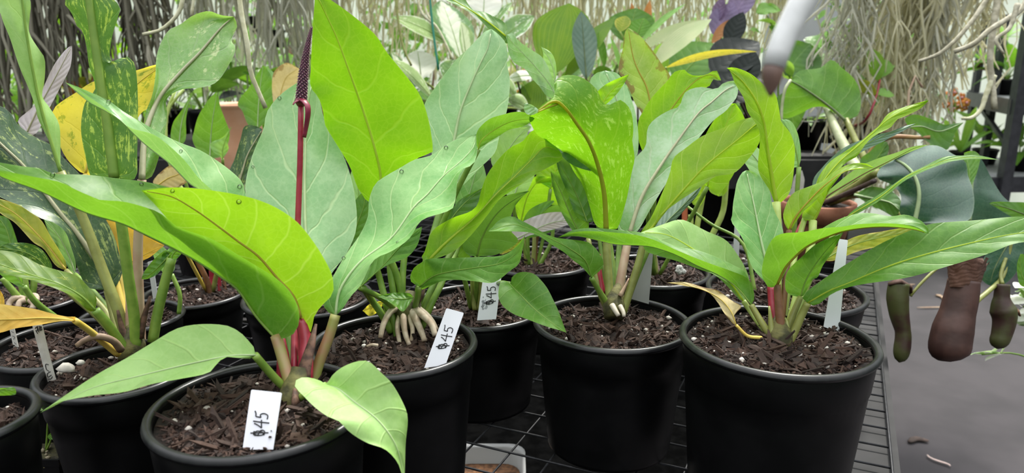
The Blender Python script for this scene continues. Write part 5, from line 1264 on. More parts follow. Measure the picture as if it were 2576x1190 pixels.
for i in range(9):
    for k in range(25):
        a = 2 * math.pi * k / 24
        t = i / 8
        x = 2426 + (40 + 10 * t + 9 * rnd.random() * t) * math.cos(a) * .95
        y = 722 - 68 * t + 7 * math.sin(a * 5) * t + rnd.uniform(-5, 5) * t
        vs.append(W(x + 8 * t, y, 1.16 + (.022 + .006 * t) * math.sin(a) + .002 * math.sin(a * 7 + i)))
for i in range(8):
    for k in range(24):
        a = i * 25 + k
        fs.append((a, a + 1, a + 26, a + 25))
uv = [((k % 25) / 24, (k // 25) / 8) for k in range(len(vs))]
build('lid', vs, fs, LM['dead'], p, uv)
p = pitcher(3, [(2522, 715, 1.20), (2520, 760, 1.20), (2527, 800, 1.20), (2520, 840, 1.20), (2512, 862, 1.20), (2508, 878, 1.20)], [.011, .012, .020, .017, .015, .014], greenish=.5, label='short olive pitcher near the frame edge')
mb = MB(); mb.tube([W(2540, 790, 1.20), W(2556, 780, 1.20), W(2566, 795, 1.20)], [.006, .009, .003], 10, flat=.4); mb.build('lid', ST['brown'], p)
stalk(NP, [(2290, 745, 1.20), (2320, 710, 1.20), (2362, 672, 1.21), (2420, 640, 1.24), (2460, 560, 1.36)], .0022, .003, 'olive', 'tendril')
stalk(NP, [(2440, 790, 1.16), (2455, 760, 1.17), (2490, 730, 1.19), (2525, 690, 1.22), (2545, 602, 1.22)], .0042, .003, 'olive', 'tendril')
stalk(NP, [(2522, 715, 1.20), (2518, 690, 1.21), (2530, 650, 1.22)], .003, .003, 'olive', 'tendril')
stalk(NP, [(2301, 562, 1.345), (2400, 610, 1.32), (2500, 600, 1.26), (2545, 600, 1.22)], .006, .004, 'olive', 'stem')

# ------------------------------------------------------------------ rear bench, far pots and the plants beyond
RB_Z = 0.914
def wpt(x, y, d): return W(x, y, d)
rb = thing('plant_bench', (0, 2.75, 0), 'dark timber bench of pots along the back under the hanging moss', 'bench')
mb = MB(); mb.box((-.90, 2.97, RB_Z - .02), (4.1, .85, .04)); mb.build('bench_top', M_BOARD, rb, smooth=False)
mb = MB(); mb.box((-.90, 2.535, RB_Z - .06), (4.1, .035, .10)); mb.build('front_rail', M_BOARD, rb, smooth=False)
for x in (-2.8, -1.4, 0.0, 1.08):
    for y in (2.60, 3.32):
        mb = MB(); mb.box((x, y, (RB_Z - .04) / 2), (.07, .07, RB_Z - .04)); mb.build('leg', M_BOARD, rb, smooth=False)
mb = MB(); mb.box((-.90, 2.97, .35), (4.0, .7, .03)); mb.build('lower_shelf', M_BOARD, rb, smooth=False)
mb = MB(); mb.box((-.90, 3.37, .45), (4.1, .006, .88)); mb.build('added_backing', plain('backing_black', (.006, .006, .006), .9, (.010, .010, .010), 30), rb, smooth=False)  # added black sheet that keeps the space under the bench dark

def simple_pot(root, R, H, terra_=False, mat=None):
    c = Vector(root.location)
    mb = MB()
    mb.lathe(c, [(0, .002), (R * .78, 0), (R * .95, H * .84), (R * 1.0, H * .86), (R * 1.02, H * .98), (R * .98, H), (R * .93, H * .97), (R * .88, H * .7)], 28)
    mb.build('pot', mat or (M_TERRA if terra_ else M_POT), root)
    mb = MB()
    mb.lathe(c, [(0, H * .93), (R * .5, H * .94), (R * .93, H * .91)], 24)
    mb.build('soil', M_SOIL, root)
def far_pot(px, y, z, R, H, label, cat='potted plant', group='pots along the rear bench', **k):
    d = y
    # px is where it shows in the photo; y the distance along the lens axis
    p = W(px, 300, d)
    root = thing('potted_plant', (p.x, p.y, z), label, cat, group)
    simple_pot(root, R, H, **k)
    return root
def tuft(root, n, mat, L, wd, lean=(.3, 1.0), H0=.02, petr=.004, pet='green', droop=.12, shape=.45, rnd=None, petf=.5, rib=None, fold=.2, mats=None, wav=0.0, az=None):
    """leaves on stalks fanning from the pot"""
    rnd = rnd or random.Random(hash(root.name) % 999)
    c = Vector(root.location)
    base = c + Vector((0, 0, H0))
    for k in range(n):
        a = (az[k % len(az)] if az else 2 * math.pi * (k + rnd.random() * .6) / n)
        ln = L * rnd.uniform(.75, 1.15)
        el = rnd.uniform(*lean)
        dirv = Vector((math.cos(a) * math.cos(el), math.sin(a) * math.cos(el), math.sin(el)))
        p1 = base + dirv * ln * petf + Vector((0, 0, ln * petf * .25))
        el2 = el - rnd.uniform(.15, .7)
        d2 = Vector((math.cos(a) * math.cos(el2), math.sin(a) * math.cos(el2), math.sin(el2)))
        p2 = p1 + d2 * ln * (1.05 - petf * .4)
        if petf > .05: wstalk(root, [base + Vector((math.cos(a), math.sin(a), 0)) * .006, base.lerp(p1, .5) + Vector((0, 0, ln * .05)), p1], petr, petr * .7, pet)
        wleaf(root, (mats[k % len(mats)] if mats else mat), p1, p2, wd * rnd.uniform(.8, 1.15), droop, rnd.uniform(-.7, .7), shape, rib=rib, rr=petr * .5, fold=fold, wav=wav)

# two black pots seen under the bright round leaf
m1 = far_pot(2030, 2.74, RB_Z, .072, .108, 'black pot of pinkish mulch directly below the bright round leaf')
tuft(m1, 6, 'fern', .10, .02, (.1, .6), .095, .0015, petf=.3)
m2 = far_pot(2140, 2.74, RB_Z, .072, .108, 'black pot with a dark red stem next to the hanging moss')
wstalk(m2, [Vector(m2.location) + Vector((.01, 0, .08)), W(2180, 300, 2.42), W(2205, 240, 2.44), W(2215, 190, 2.45)], .006, .003, 'red', 'stem')
wstalk(m2, [Vector(m2.location) + Vector((.03, 0, .08)), W(2272, 330, 2.45), W(2284, 240, 2.44), W(2300, 194, 2.44), W(2318, 196, 2.44), W(2320, 220, 2.44)], .006, .004, 'rose', 'shoot')
for b, t, mt, wd in ((W(2210, 205, 2.45), W(2190, 120, 2.42), 'fern', .06), (W(2205, 240, 2.44), W(2120, 205, 2.40), 'yelgreen', .06), (W(2195, 260, 2.44), W(2160, 180, 2.5), 'teal', .06), (W(2205, 235, 2.44), W(2250, 240, 2.44), 'fern', .05), (W(2213, 195, 2.45), W(2232, 150, 2.45), 'fern', .06)):
    wleaf(m2, mt, b, t, wd, .05, .6)
# dark leaf behind
bg1 = far_pot(1960, 2.74, RB_Z, .075, .12, 'pot of two big dull round leaves behind the blurred root')
wstalk(bg1, [Vector(bg1.location) + Vector((0, 0, .1)), W(1995, 230, 2.55), W(1985, 170, 2.5)], .006, .005, 'pale')
wleaf(bg1, 'deep', W(1975, 190, 2.5), W(2040, 110, 2.5), .17, .06, .9, shape=.5, wav=.02)
wleaf(bg1, 'green', W(1975, 230, 2.5), W(2000, 330, 2.46), .13, .06, .9, shape=.4)
wleaf(bg1, 'fern', W(1990, 200, 2.5), W(1945, 150, 2.5), .10, .06, .5, shape=.4)

# vine leaves in pale green by the grey wall
vn = far_pot(2085, 2.95, RB_Z, .07, .10, 'pot of climbing vine with jagged pale leaves by the grey wall')
wstalk(vn, [Vector(vn.location) + Vector((0, 0, .1)), W(2100, 250, 2.95), W(2085, 150, 2.95), W(2060, 60, 2.95)], .004, .002, 'green', 'stem')
rnd = random.Random(3)
for k in range(16):
    x, y = 2075 + rnd.uniform(-55, 60), 35 + rnd.random() * 180
    wleaf(vn, rnd.choice(('fern', 'fern', 'whiteedge', 'lime', 'green')), W(x, y, 2.95 + rnd.uniform(-.1, .1)), W(x + rnd.uniform(-40, 40), y + rnd.uniform(10, 45), 2.9 + rnd.uniform(-.1, .1)), .075, .08, rnd.uniform(-1, 1), .35, wav=.02)

cf = far_pot(2215, 3.05, RB_Z, .07, .10, 'pot of feathery green climber twined into the walkway moss')
for s_ in range(5):
    x0 = 2080 + s_ * 28
    pts = [Vector(cf.location) + Vector((0, 0, .09)), W(x0 + 20, 220, 2.62), W(x0, 120, 2.6), W(x0 + 12, 10, 2.6), W(x0 + 5, -60, 2.6)]
    wstalk(cf, pts, .003, .0015, 'green', 'stem')
    for k in range(22):
        f = k / 22
        x, y = x0 + 8 * math.sin(k) + rnd.uniform(-6, 6), -30 + 240 * f
        wleaf(cf, rnd.choice(('fern', 'green', 'fern')), W(x, y, 2.6), W(x + rnd.choice((-1, 1)) * rnd.uniform(12, 30), y + rnd.uniform(5, 30), 2.58), .018, .05, rnd.uniform(-1, 1), .4, n=6, m=2)

# white variegated dumb cane
dc = far_pot(1150, 2.74, RB_Z, .085, .11, 'pot of white and green variegated leaves behind the netted blue green leaf')
cbase = Vector(dc.location) + Vector((0, 0, .10))
for mt, b, t, wd, rl, sh in (('white', (1160, 150, 2.30), (1110, 0, 2.35), .17, .2, .5), ('white', (1175, 160, 2.24), (1160, 55, 2.22), .11, 1.0, .55), ('whiteedge', (1130, 110, 2.3), (985, 42, 2.28), .055, 1.1, .5),
        ('ivory', (1060, 200, 2.3), (1050, 125, 2.25), .11, .2, .5), ('whiteedge', (1085, 245, 2.2), (985, 150, 2.2), .085, .7, .45), ('whiteedge', (1250, 110, 2.35), (1345, 40, 2.35), .10, .7, .5),
        ('whiteedge', (1210, 100, 2.40), (1290, 5, 2.4), .07, .3, .5), ('ivory', (1215, 60, 2.42), (1220, -30, 2.42), .12, .2, .5), ('whiteedge', (1120, 200, 2.2), (1150, 150, 2.2), .10, .4, .5), ('whiteedge', (1300, 250, 2.2), (1260, 190, 2.2), .06, .8, .5),
        ('whiteedge', (1330, 275, 2.2), (1275, 250, 2.2), .09, .6, .5), ('ivory', (1345, 190, 2.22), (1275, 200, 2.22), .035, 1.2, .5), ('white', (1010, 190, 2.35), (985, 130, 2.35), .09, .3, .5), ('ivory', (1120, 40, 2.45), (1095, -20, 2.45), .10, .2, .5)):
    B_, T_ = W(*b), W(*t)
    wstalk(dc, [cbase, cbase.lerp(B_, .6) + Vector((0, 0, .02)), B_], .005, .0035, 'lime')
    wleaf(dc, mt, B_, T_, wd, .05, rl, sh, rib='midgreen', rr=.002, wav=.015)

# pleated palm seedlings
pm = far_pot(1400, 2.02, RB_Z - .15, .08, .11, 'pot of pleated dark green palm leaves with yellow stripes', group=None) if False else far_pot(1400, 2.74, RB_Z, .08, .10, 'pot of pleated dark green palm leaves with yellow stripes')
cb = Vector(pm.location) + Vector((0, 0, .09))
for mt, b, t, wd, rl, sh in (('palm', (1390, 190, 2.3), (1432, 8, 2.3), .21, .15, .62), ('palm', (1420, 200, 2.3), (1548, 42, 2.3), .075, .6, .5), ('palm', (1335, 250, 2.28), (1275, 140, 2.28), .13, .3, .5), ('palm', (1330, 300, 2.28), (1345, 200, 2.28), .10, .2, .5)):
    B_, T_ = W(*b), W(*t)
    wstalk(pm, [cb, cb.lerp(B_, .5), B_], .005, .003, 'olive')
    wleaf(pm, mt, B_, T_, wd, .04, rl, sh, fold=.1)
wstalk(pm, [cb, W(1312, 240, 2.3), W(1300, 160, 2.3)], .004, .003, 'dark', 'stem')
gy = far_pot(1490, 2.74, RB_Z, .06, .09, 'pot with one upright grey green strap leaf')
wleaf(gy, 'grey', W(1475, 200, 2.2), W(1462, 28, 2.2), .085, .02, .1, .55, rib='middark', rr=.003)
wstalk(gy, [Vector(gy.location) + Vector((0, 0, .08)), W(1475, 200, 2.2)], .006, .005, 'olive')
wleaf(gy, 'fern', W(1560, 180, 2.3), W(1535, 90, 2.3), .06, .02, .3, .5)
wleaf(gy, 'green', W(1520, 170, 2.3), W(1505, 80, 2.3), .05, .02, .3, .5)
pp = far_pot(1690, 2.74, RB_Z, .08, .10, 'pot of pale pleated palm fronds and one round dark leaf')
cb = Vector(pp.location) + Vector((0, 0, .09))
for mt, b, t, wd, rl, sh in (('palmpale', (1640, 170, 2.2), (1790, 48, 2.2), .085, .5, .5), ('palmpale', (1600, 130, 2.3), (1785, 50, 2.25), .045, .9, .4), ('fern', (1610, 110, 2.35), (1725, 10, 2.35), .03, .5, .4), ('green', (1700, 210, 2.42), (1800, 110, 2.42), .20, .5, .5), ('deep', (1580, 110, 2.5), (1600, 20, 2.5), .17, .2, .5), ('green', (1600, 100, 2.45), (1620, 45, 2.45), .08, .4, .5), ('yelgreen', (1560, 80, 2.48), (1575, 40, 2.48), .06, .4, .5), ('yellow', (1675, 170, 2.15), (1905, 130, 2.1), .022, 1.3, .35)):
    B_, T_ = W(*b), W(*t)
    wstalk(pp, [cb, cb.lerp(B_, .6), B_], .005, .003, 'lime')
    wleaf(pp, mt, B_, T_, wd, .06, rl, sh, fold=.15, rib='midgreen' if mt in ('green', 'deep') else None, rr=.003)
for k, x in enumerate((1590, 1612, 1622, 1600)):
    pass
br = far_pot(1605, 2.75, RB_Z, .07, .10, 'pot of red flower bracts high behind the pale leaf')
for k, (x, y, x2, y2) in enumerate(((1590, 60, 1588, 5), (1612, 75, 1605, 15), (1625, 60, 1635, 0), (1600, 60, 1600, 20))):
    wleaf(br, 'rust', W(x, y, 2.7), W(x2, y2, 2.7), .03, 0, .4, .35, fold=.5)
    wstalk(br, [Vector(br.location) + Vector((0, 0, .09)), W(1605, 120, 2.72), W(x, y, 2.7)], .004, .003, 'dark')
pu = far_pot(1890, 2.74, RB_Z, .08, .10, 'pot of purple leaves above the very dark ones')
cb = Vector(pu.location) + Vector((0, 0, .09))
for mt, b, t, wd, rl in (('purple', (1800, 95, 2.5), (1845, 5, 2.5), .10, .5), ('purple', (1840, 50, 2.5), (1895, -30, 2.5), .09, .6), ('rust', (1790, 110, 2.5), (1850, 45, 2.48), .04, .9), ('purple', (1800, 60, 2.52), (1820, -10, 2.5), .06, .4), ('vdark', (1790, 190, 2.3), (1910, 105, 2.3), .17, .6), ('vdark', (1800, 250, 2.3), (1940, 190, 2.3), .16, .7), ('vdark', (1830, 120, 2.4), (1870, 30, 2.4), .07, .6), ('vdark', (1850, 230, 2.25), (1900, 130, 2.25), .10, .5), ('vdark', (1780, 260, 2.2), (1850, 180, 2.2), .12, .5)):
    B_, T_ = W(*b), W(*t)
    wstalk(pu, [cb, cb.lerp(B_, .6), B_], .005, .004, 'dark')
    wleaf(pu, mt, B_, T_, wd, .05, rl, .45, fold=.15)
fe = far_pot(1960, 3.0, RB_Z, .08, .10, 'pot of bright fern fronds near the top by the blurred root')
for k in range(9):
    a = rnd.uniform(-.5, .5)
    x, y = 1920 + rnd.uniform(-40, 60), 15 + rnd.random() * 110
    wleaf(fe, 'fern', W(x, y, 2.95), W(x + rnd.uniform(-60, 60), y - rnd.uniform(-40, 30), 2.95), .07, .1, rnd.uniform(-1, 1), .4, wav=.02)
wstalk(fe, [Vector(fe.location) + Vector((0, 0, .09)), W(1950, 100, 2.95), W(1930, 40, 2.95)], .005, .003, 'green')

# plants behind the leaf fan on the rear-bench's other half
ph = far_pot(520, 1.85, RB_Z - .165, .075, .12, 'pot of arrow shaped philodendron leaves behind the marbled leaf', group=None) if False else None
def mid_pot(px, py, z, R, H, d, label, name='potted_plant', group='pots in the row behind', **k):
    p = W(px, py, d)
    root = thing(name, (p.x, p.y, BENCH_Z + .001), label, 'potted plant', group)
    simple_pot(root, R, H, **k)
    return root
phr = mid_pot(520, 560, .9, .08, .12, 1.62, 'pot of arrow shaped philodendron leaves behind the marbled leaf')
cb = Vector(phr.location) + Vector((0, 0, .11))
stalk(phr, [(520, 560, 1.62), (525, 480, 1.6), (528, 400, 1.58)], .004, .003, 'green')
leaf(phr, 'green', [(528, 400, 1.58), (530, 350, 1.58), (535, 300, 1.57), (547, 228, 1.56)], [(505, 390), (485, 355), (488, 330), (500, 290), (525, 250)], [(560, 390), (578, 340), (566, 300), (555, 270)], rr=.0015, rib='midpale', label='arrow shaped leaf with a long tip')
stalk(phr, [(510, 560, 1.62), (470, 470, 1.6), (450, 370, 1.58)], .004, .003, 'green')
leaf(phr, 'green', [(450, 370, 1.58), (455, 320, 1.58), (465, 280, 1.58), (488, 225, 1.58)], [(430, 350), (435, 310), (455, 280)], [(467, 350), (468, 300), (475, 265)], rr=.0012, rib='midpale')
leaf(phr, 'fern', [(560, 400, 1.5), (560, 375, 1.5), (570, 345, 1.5), (583, 318, 1.5)], [(535, 380), (530, 360), (560, 345)], [(575, 375), (570, 350), (578, 330)], rr=.001, label='curled small leaf')
stalk(phr, [(525, 560, 1.62), (560, 470, 1.55), (560, 400, 1.5)], .004, .003, 'green')
for xs in ((417, 300, 440, 230), (420, 290, 462, 225)): stalk(phr, [(510, 560, 1.62), (430, 420, 1.62), (xs[0], xs[1], 1.62), (xs[2], xs[3], 1.62)], .004, .003, 'lime')
ph2 = mid_pot(640, 560, .9, .08, .12, 1.75, 'pot of upright green leaves crossed by the hanging cream root')
stalk(ph2, [(640, 560, 1.75), (650, 420, 1.7), (648, 330, 1.68)], .004, .003, 'green')
leaf(ph2, 'green', [(648, 325, 1.66), (650, 270, 1.66), (655, 215, 1.66), (662, 163, 1.66)], [(625, 315), (610, 280), (598, 258), (630, 215), (648, 185)], [(672, 300), (688, 250), (683, 195), (672, 175)], rr=.0015, rib='midpale', label='broad green leaf')
leaf(ph2, 'teal', [(690, 300, 1.72), (690, 260, 1.72), (685, 210, 1.72), (668, 165, 1.72)], [(665, 290), (663, 230), (664, 190)], [(712, 280), (708, 220), (690, 185)], rr=.001)
stalk(ph2, [(645, 560, 1.75), (685, 400, 1.73), (690, 300, 1.72)], .004, .003, 'green')
leaf(ph2, 'dry', [(700, 280, 1.6), (705, 240, 1.6), (720, 195, 1.59), (752, 172, 1.58)], [(688, 260), (684, 215), (690, 180), (720, 158)], [(720, 270), (745, 230), (760, 195)], rr=.001, rib='midyellow', label='yellow leaf with a curled brown tip')
stalk(ph2, [(645, 560, 1.75), (690, 400, 1.65), (700, 280, 1.6)], .003, .002, 'yellow')
# peach clay pot between
cp = W(600, 395, 1.95)
clay = thing('clay_pot', (cp.x, cp.y, .925), 'smooth peach coloured clay pot glimpsed between philodendron leaves', 'pot')
mb = MB(); mb.lathe((cp.x, cp.y, .925), [(0, .004), (.055, 0), (.06, .01), (.072, .10), (.060, .20), (.066, .205), (.066, .21), (.056, .205), (.05, .15)], 40); mb.build('pot_body', M_PEACH, clay)
mb = MB(); mb.lathe((cp.x, cp.y, .925), [(0, .17), (.052, .17)], 24); mb.build('soil', M_SOIL, clay)
stn = thing('pot_stand', (cp.x, cp.y, .791), 'low dark block stand under the peach clay pot', 'stand')
mb = MB(); mb.box((cp.x, cp.y, .920), (.20, .20, .008)); mb.build('stand_top', M_BOARD, stn, smooth=False)
for sx in (-1, 1):
    for sy in (-1, 1):
        mb = MB(); mb.box((cp.x + sx * .08, cp.y + sy * .08, .8535), (.02, .02, .125)); mb.build('leg', M_BOARD, stn, smooth=False)

# ------------------------------------------------------------------ general planting of the rear bench and beyond
names = [('deep green pot plant', 'deep'), ('mixed', 'green')]
rnd = random.Random(21)
kinds = [
    ('low pot of drooping pointed green leaves', ['green', 'deep'], .20, .055, .4), ('pot of broad bright leaves', ['fern', 'green'], .22, .09, .45), ('pot of pale streaked leaves', ['whiteedge', 'pale'], .18, .07, .4),
    ('pot of narrow arching blades', ['green', 'fern'], .26, .025, .1), ('pot of lime foliage', ['lime', 'fern'], .20, .07, .45), ('pot of dark leathery leaves', ['deep', 'vdark'], .22, .08, .4), ('pot of reddish brown leaves', ['rust', 'yelgreen'], .17, .06, .4)]
where = ['under the moss in the corner', 'second from the corner under the moss', 'third along beneath the dark moss', 'behind the lilac leaf', 'behind the yellow leaf', 'under the pale marbled leaf tip', 'below the small hanging baskets', 'behind the flower spike',
         'beside the giant lime leaf tip', 'in the gap before the white variegated plant', 'just past the white variegated plant', 'behind the pleated palm', 'behind the strap leaf', 'near the pale palm fronds', 'in front of the purple plant', 'near the end of the bench']
xs = [-2.75, -2.5, -2.25, -2.0, -1.75, -1.5, -1.25, -1.0, -.76, -.52, -.28, -.05, .17, .40, .62, .85]
for i, x in enumerate(xs):
    kd = kinds[(i * 3 + 1) % len(kinds)]
    y = 2.55 + (.35 if i % 2 else .12) + rnd.uniform(-.06, .06)
    R = rnd.uniform(.065, .085)
    Hh = rnd.uniform(.09, .13)
    r = thing('potted_plant', (x, y + .38, RB_Z), kd[0] + ' ' + where[i], 'potted plant', 'pots along the rear bench')
    simple_pot(r, R, Hh, terra_=(i % 5 == 3))
    tuft(r, 9, None, kd[2] * 1.1, kd[3], (.3, 1.25), Hh - .01, .0035, 'green', .10, .42, rnd, kd[4], mats=kd[1], wav=.01)

# ------------------------------------------------------------------ hanging moss, one clump per thing
RAILZ = 1.98
rail_m = M_METAL
def rail(name, a, b, label, ends=()):
    t = thing(name, a, label, 'rail')
    mb = MB(); mb.tube([a, b], .016, 10); mb.build('tube', rail_m, t)
    for q in ends:
        mb = MB(); mb.tube([Vector((q[0], q[1], 0)), q], .018, 10); mb.build('post', rail_m, t)
    return t
rail('moss_rail', Vector((-3.4, 3.55, RAILZ)), Vector((2.6, 3.55, RAILZ)), 'overhead pipe that carries the rear moss', [Vector((-3.4, 3.55, RAILZ))])
rail('moss_rail', Vector((.95, 2.4, RAILZ)), Vector((2.9, 3.45, RAILZ)), 'overhead pipe that carries the moss by the walkway', [Vector((2.9, 3.45, RAILZ))])
def moss(x0, x1, y, zb, n, mat, r, label, seed, depth=.12, twig=.5, wig=.02, zt=RAILZ, sway=0.0, zvar=.3, dirv=None):
    rnd = random.Random(seed)
    c = Vector(((x0 + x1) / 2, y, zt))
    mb = MB()
    for k in range(n):
        f = rnd.random()
        x = x0 + (x1 - x0) * f
        yy = y + rnd.uniform(-depth, depth) + ((x - (x0 + x1) / 2) * dirv if dirv else 0)
        zend = zb + abs(rnd.gauss(0, zvar))
        if zend > zt - .15: zend = zt - .2 - rnd.random() * .3
        m_ = 10
        pts = []
        ph1, ph2 = rnd.random() * 6, rnd.random() * 6
        for i in range(m_ + 1):
            t = i / m_
            z = zt + .02 + (zend - zt) * t
            pts.append(Vector((x + wig * math.sin(ph1 + 7 * t) * (.4 + t) + sway * t * rnd.uniform(.6, 1.2) + rnd.gauss(0, wig * .25), yy + wig * math.cos(ph2 + 6 * t) * .8 + rnd.gauss(0, wig * .2), z)))
        rr = r * rnd.choice((.5, .7, 1, 1, 1.4))
        mb.tube(pts, [rr * (1 - .45 * i / m_) for i in range(m_ + 1)], 4, cap=False)
        for q in range(int(4 * twig + rnd.random())):
            i = rnd.randrange(2, m_)
            a = rnd.random() * 6.28
            ln = rnd.uniform(.04, .14)
            d = Vector((math.cos(a) * .55, math.sin(a) * .55, -.75))
            p = pts[i]
            mb.tube([p, p + d * ln * .5 + Vector((0, 0, .004)), p + d * ln + Vector((rnd.gauss(0, .008), 0, -.01))], [rr * .75, rr * .6, rr * .3], 4, cap=False)
    o = mb.build('hanging_moss', mat, None, loc=c)
    return tag(o, label, 'moss', 'clumps of hanging moss', 'stuff')
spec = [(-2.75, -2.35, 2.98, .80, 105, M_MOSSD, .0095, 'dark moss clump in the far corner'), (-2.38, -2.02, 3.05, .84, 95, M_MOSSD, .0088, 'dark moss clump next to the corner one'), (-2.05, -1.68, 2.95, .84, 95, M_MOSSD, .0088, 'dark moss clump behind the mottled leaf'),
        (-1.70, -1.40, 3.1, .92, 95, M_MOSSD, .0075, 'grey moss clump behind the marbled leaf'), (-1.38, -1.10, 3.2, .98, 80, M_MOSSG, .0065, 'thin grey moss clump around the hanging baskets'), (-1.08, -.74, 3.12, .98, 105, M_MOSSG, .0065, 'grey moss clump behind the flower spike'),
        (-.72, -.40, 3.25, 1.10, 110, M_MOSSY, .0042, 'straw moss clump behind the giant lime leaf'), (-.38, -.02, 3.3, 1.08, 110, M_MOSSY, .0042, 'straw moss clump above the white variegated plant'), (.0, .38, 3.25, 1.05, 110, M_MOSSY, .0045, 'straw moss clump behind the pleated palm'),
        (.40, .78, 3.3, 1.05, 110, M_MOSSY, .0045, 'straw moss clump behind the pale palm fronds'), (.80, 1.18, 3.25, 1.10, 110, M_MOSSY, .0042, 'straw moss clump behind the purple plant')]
for i, s_ in enumerate(spec):
    mm = moss(*s_, seed=40 + i)
# walkway-side curtain: long grey-cream strands
wk = [(1.10, 1.27, 2.55, .92, 50, M_MOSSG, .0050, 'thin moss clump at the inner end of the walkway curtain'), (1.24, 1.55, 2.66, .66, 80, M_MOSSY, .0060, 'dense cream moss clump in the middle of the walkway curtain'), (1.47, 1.66, 2.76, .80, 64, M_MOSSG, .0060, 'grey moss clump beside the orange flowers'), (1.72, 1.95, 2.9, 1.1, 45, M_MOSSY, .0052, 'short sparse moss clump by the metal rack')]
for i, s_ in enumerate(wk):
    moss(*s_, seed=80 + i, depth=.09, twig=1.5, wig=.045, sway=-.08, zvar=.28, dirv=.55)

# ------------------------------------------------------------------ long bare aerial roots hanging from above
def hroot(pts, r0, r1, mat, label, name='aerial_root', tip=None, top=True, group='bare hanging aerial roots'):
    P = [W(*p) for p in catmull(pts, 22)]
    root = thing(name, P[0], label, 'aerial root', group)
    mb = MB(); n = len(P) - 1
    mb.tube(P, [(r0 + (r1 - r0) * i / n) * (1 + .08 * math.sin(i * 2.1)) for i in range(n + 1)], 8)
    mb.build('strand', mat, root)
    return root
hroot([(604, -330, 1.25), (602, -60, 1.25), (605, 20, 1.25), (622, 110, 1.25), (630, 180, 1.26), (648, 225, 1.27), (668, 272, 1.28)], .0052, .0038, M_ROOTY, 'long cream aerial root hanging to the right of the marbled leaf')
hroot([(470, -300, 1.3), (462, -60, 1.3), (457, 10, 1.3), (440, 45, 1.3), (405, 75, 1.3), (360, 87, 1.3)], .0052, .0032, M_ROOTY, 'cream aerial root curving away to a pointed tip at the top')
hroot([(500, -300, 1.9), (490, -40, 1.9), (484, 20, 1.9), (482, 40, 1.9)], .005, .004, M_ROOTY, 'short straight cream root above the marbled leaf')
hroot([(2560, -300, 1.9), (2520, -60, 1.9), (2500, 60, 1.9), (2490, 150, 1.9), (2497, 210, 1.9), (2502, 275, 1.9)], .010, .007, M_ROOTN, 'thick tan aerial root in front of the metal rack')
hroot([(2500, 190, 1.9), (2480, 240, 1.9), (2468, 275, 1.9), (2445, 296, 1.9), (2420, 298, 1.9)], .008, .004, M_ROOTY, 'cream root hooking sideways below the thick tan root')
hroot([(2620, -80, 1.85), (2576, 15, 1.85), (2530, 50, 1.85), (2490, 75, 1.85), (2450, 110, 1.86), (2400, 130, 1.88)], .008, .006, M_ROOTN, 'tan root running in from the frame edge')
hroot([(2520, -60, 1.9), (2440, 60, 1.9), (2370, 130, 1.92), (2310, 155, 1.95)], .007, .004, M_ROOTN, 'slanting tan root crossing the cream moss')
hroot([(2560, 10, 1.8), (2540, 70, 1.8), (2505, 100, 1.8), (2525, 135, 1.8)], .007, .003, M_ROOTN, 'short kinked root by the thick tan one')
# blurred near root, pale with a brown tip
nr = thing('aerial_root', W(2050, -60, .30), 'blurred pale root with a brown tip hanging close to the lens', 'aerial root', 'bare hanging aerial roots')
P = [W(*p) for p in catmull([(2180, -420, .32), (2100, -190, .31), (2040, -40, .30), (2000, 40, .30), (1965, 110, .30), (1946, 170, .30)], 16)]
mb = MB(); mb.tube(P, [.0072 - .0026 * i / 16 for i in range(17)], 12); mb.build('strand', M_ROOTG, nr)
P = [W(*p) for p in catmull([(1949, 160, .30), (1943, 185, .30), (1940, 212, .30), (1938, 242, .30)], 8)]
mb = MB(); mb.tube(P, [.0034, .0042, .0045, .0044, .0040, .0034, .0026, .0016, .0005], 12); mb.build('tip', M_ROOTT, nr)
# green wire
P = [W(*p) for p in catmull([(1075, -120, 1.9), (1082, 0, 1.9), (1090, 80, 1.9), (1103, 175, 1.9)], 12)]
t_ = thing('garden_wire', P[-1], 'thin green garden wire rising past the white leaves', 'wire'); mb = MB(); mb.tube(P, .0032, 6); mb.build('strand', plain('green_wire', (.02, .22, .14), .4), t_)
for i, pts in enumerate(([(1040, -60, 2.1), (1060, 30, 2.1), (1100, 70, 2.1), (1140, 150, 2.1)], [(1070, -60, 2.1), (1070, 20, 2.1), (1090, 60, 2.1)], [(995, -60, 2.1), (1000, 40, 2.1), (1015, 120, 2.1), (1035, 165, 2.1)])):
    hroot(pts, .004, .003, M_ROOTY if i != 2 else ST['olive'], ['cream root curving in front of the white leaves', 'short cream root beside the green wire', 'thin olive root dangling before the white leaves'][i])

# hanging baskets up in the moss
for i, (px, py, d) in enumerate(((655, 58, 3.42), (688, 92, 3.42))):
    p = W(px, py, d)
    hb = thing('hanging_pot', (p.x, p.y, p.z - .05), ['small black hanging pot among the grey moss', 'second small black hanging pot, lower and further back'][i], 'hanging pot', 'small hanging pots')
    simple_pot(hb, .055, .08)
    for a in (0, 2.1, 4.2):
        mb = MB(); mb.tube([Vector((p.x + .05 * math.cos(a), p.y + .05 * math.sin(a), p.z + .03)), Vector((p.x, p.y + .0, p.z + .30)), Vector((p.x, p.y, RAILZ))], .0016, 5); mb.build('hanger', M_WIRE, hb)
    tuft(hb, 6, None, .10, .03, (.4, 1.2), .07, .002, 'green', .1, .4, rnd, .3, mats=['fern', 'lilac', 'green'])

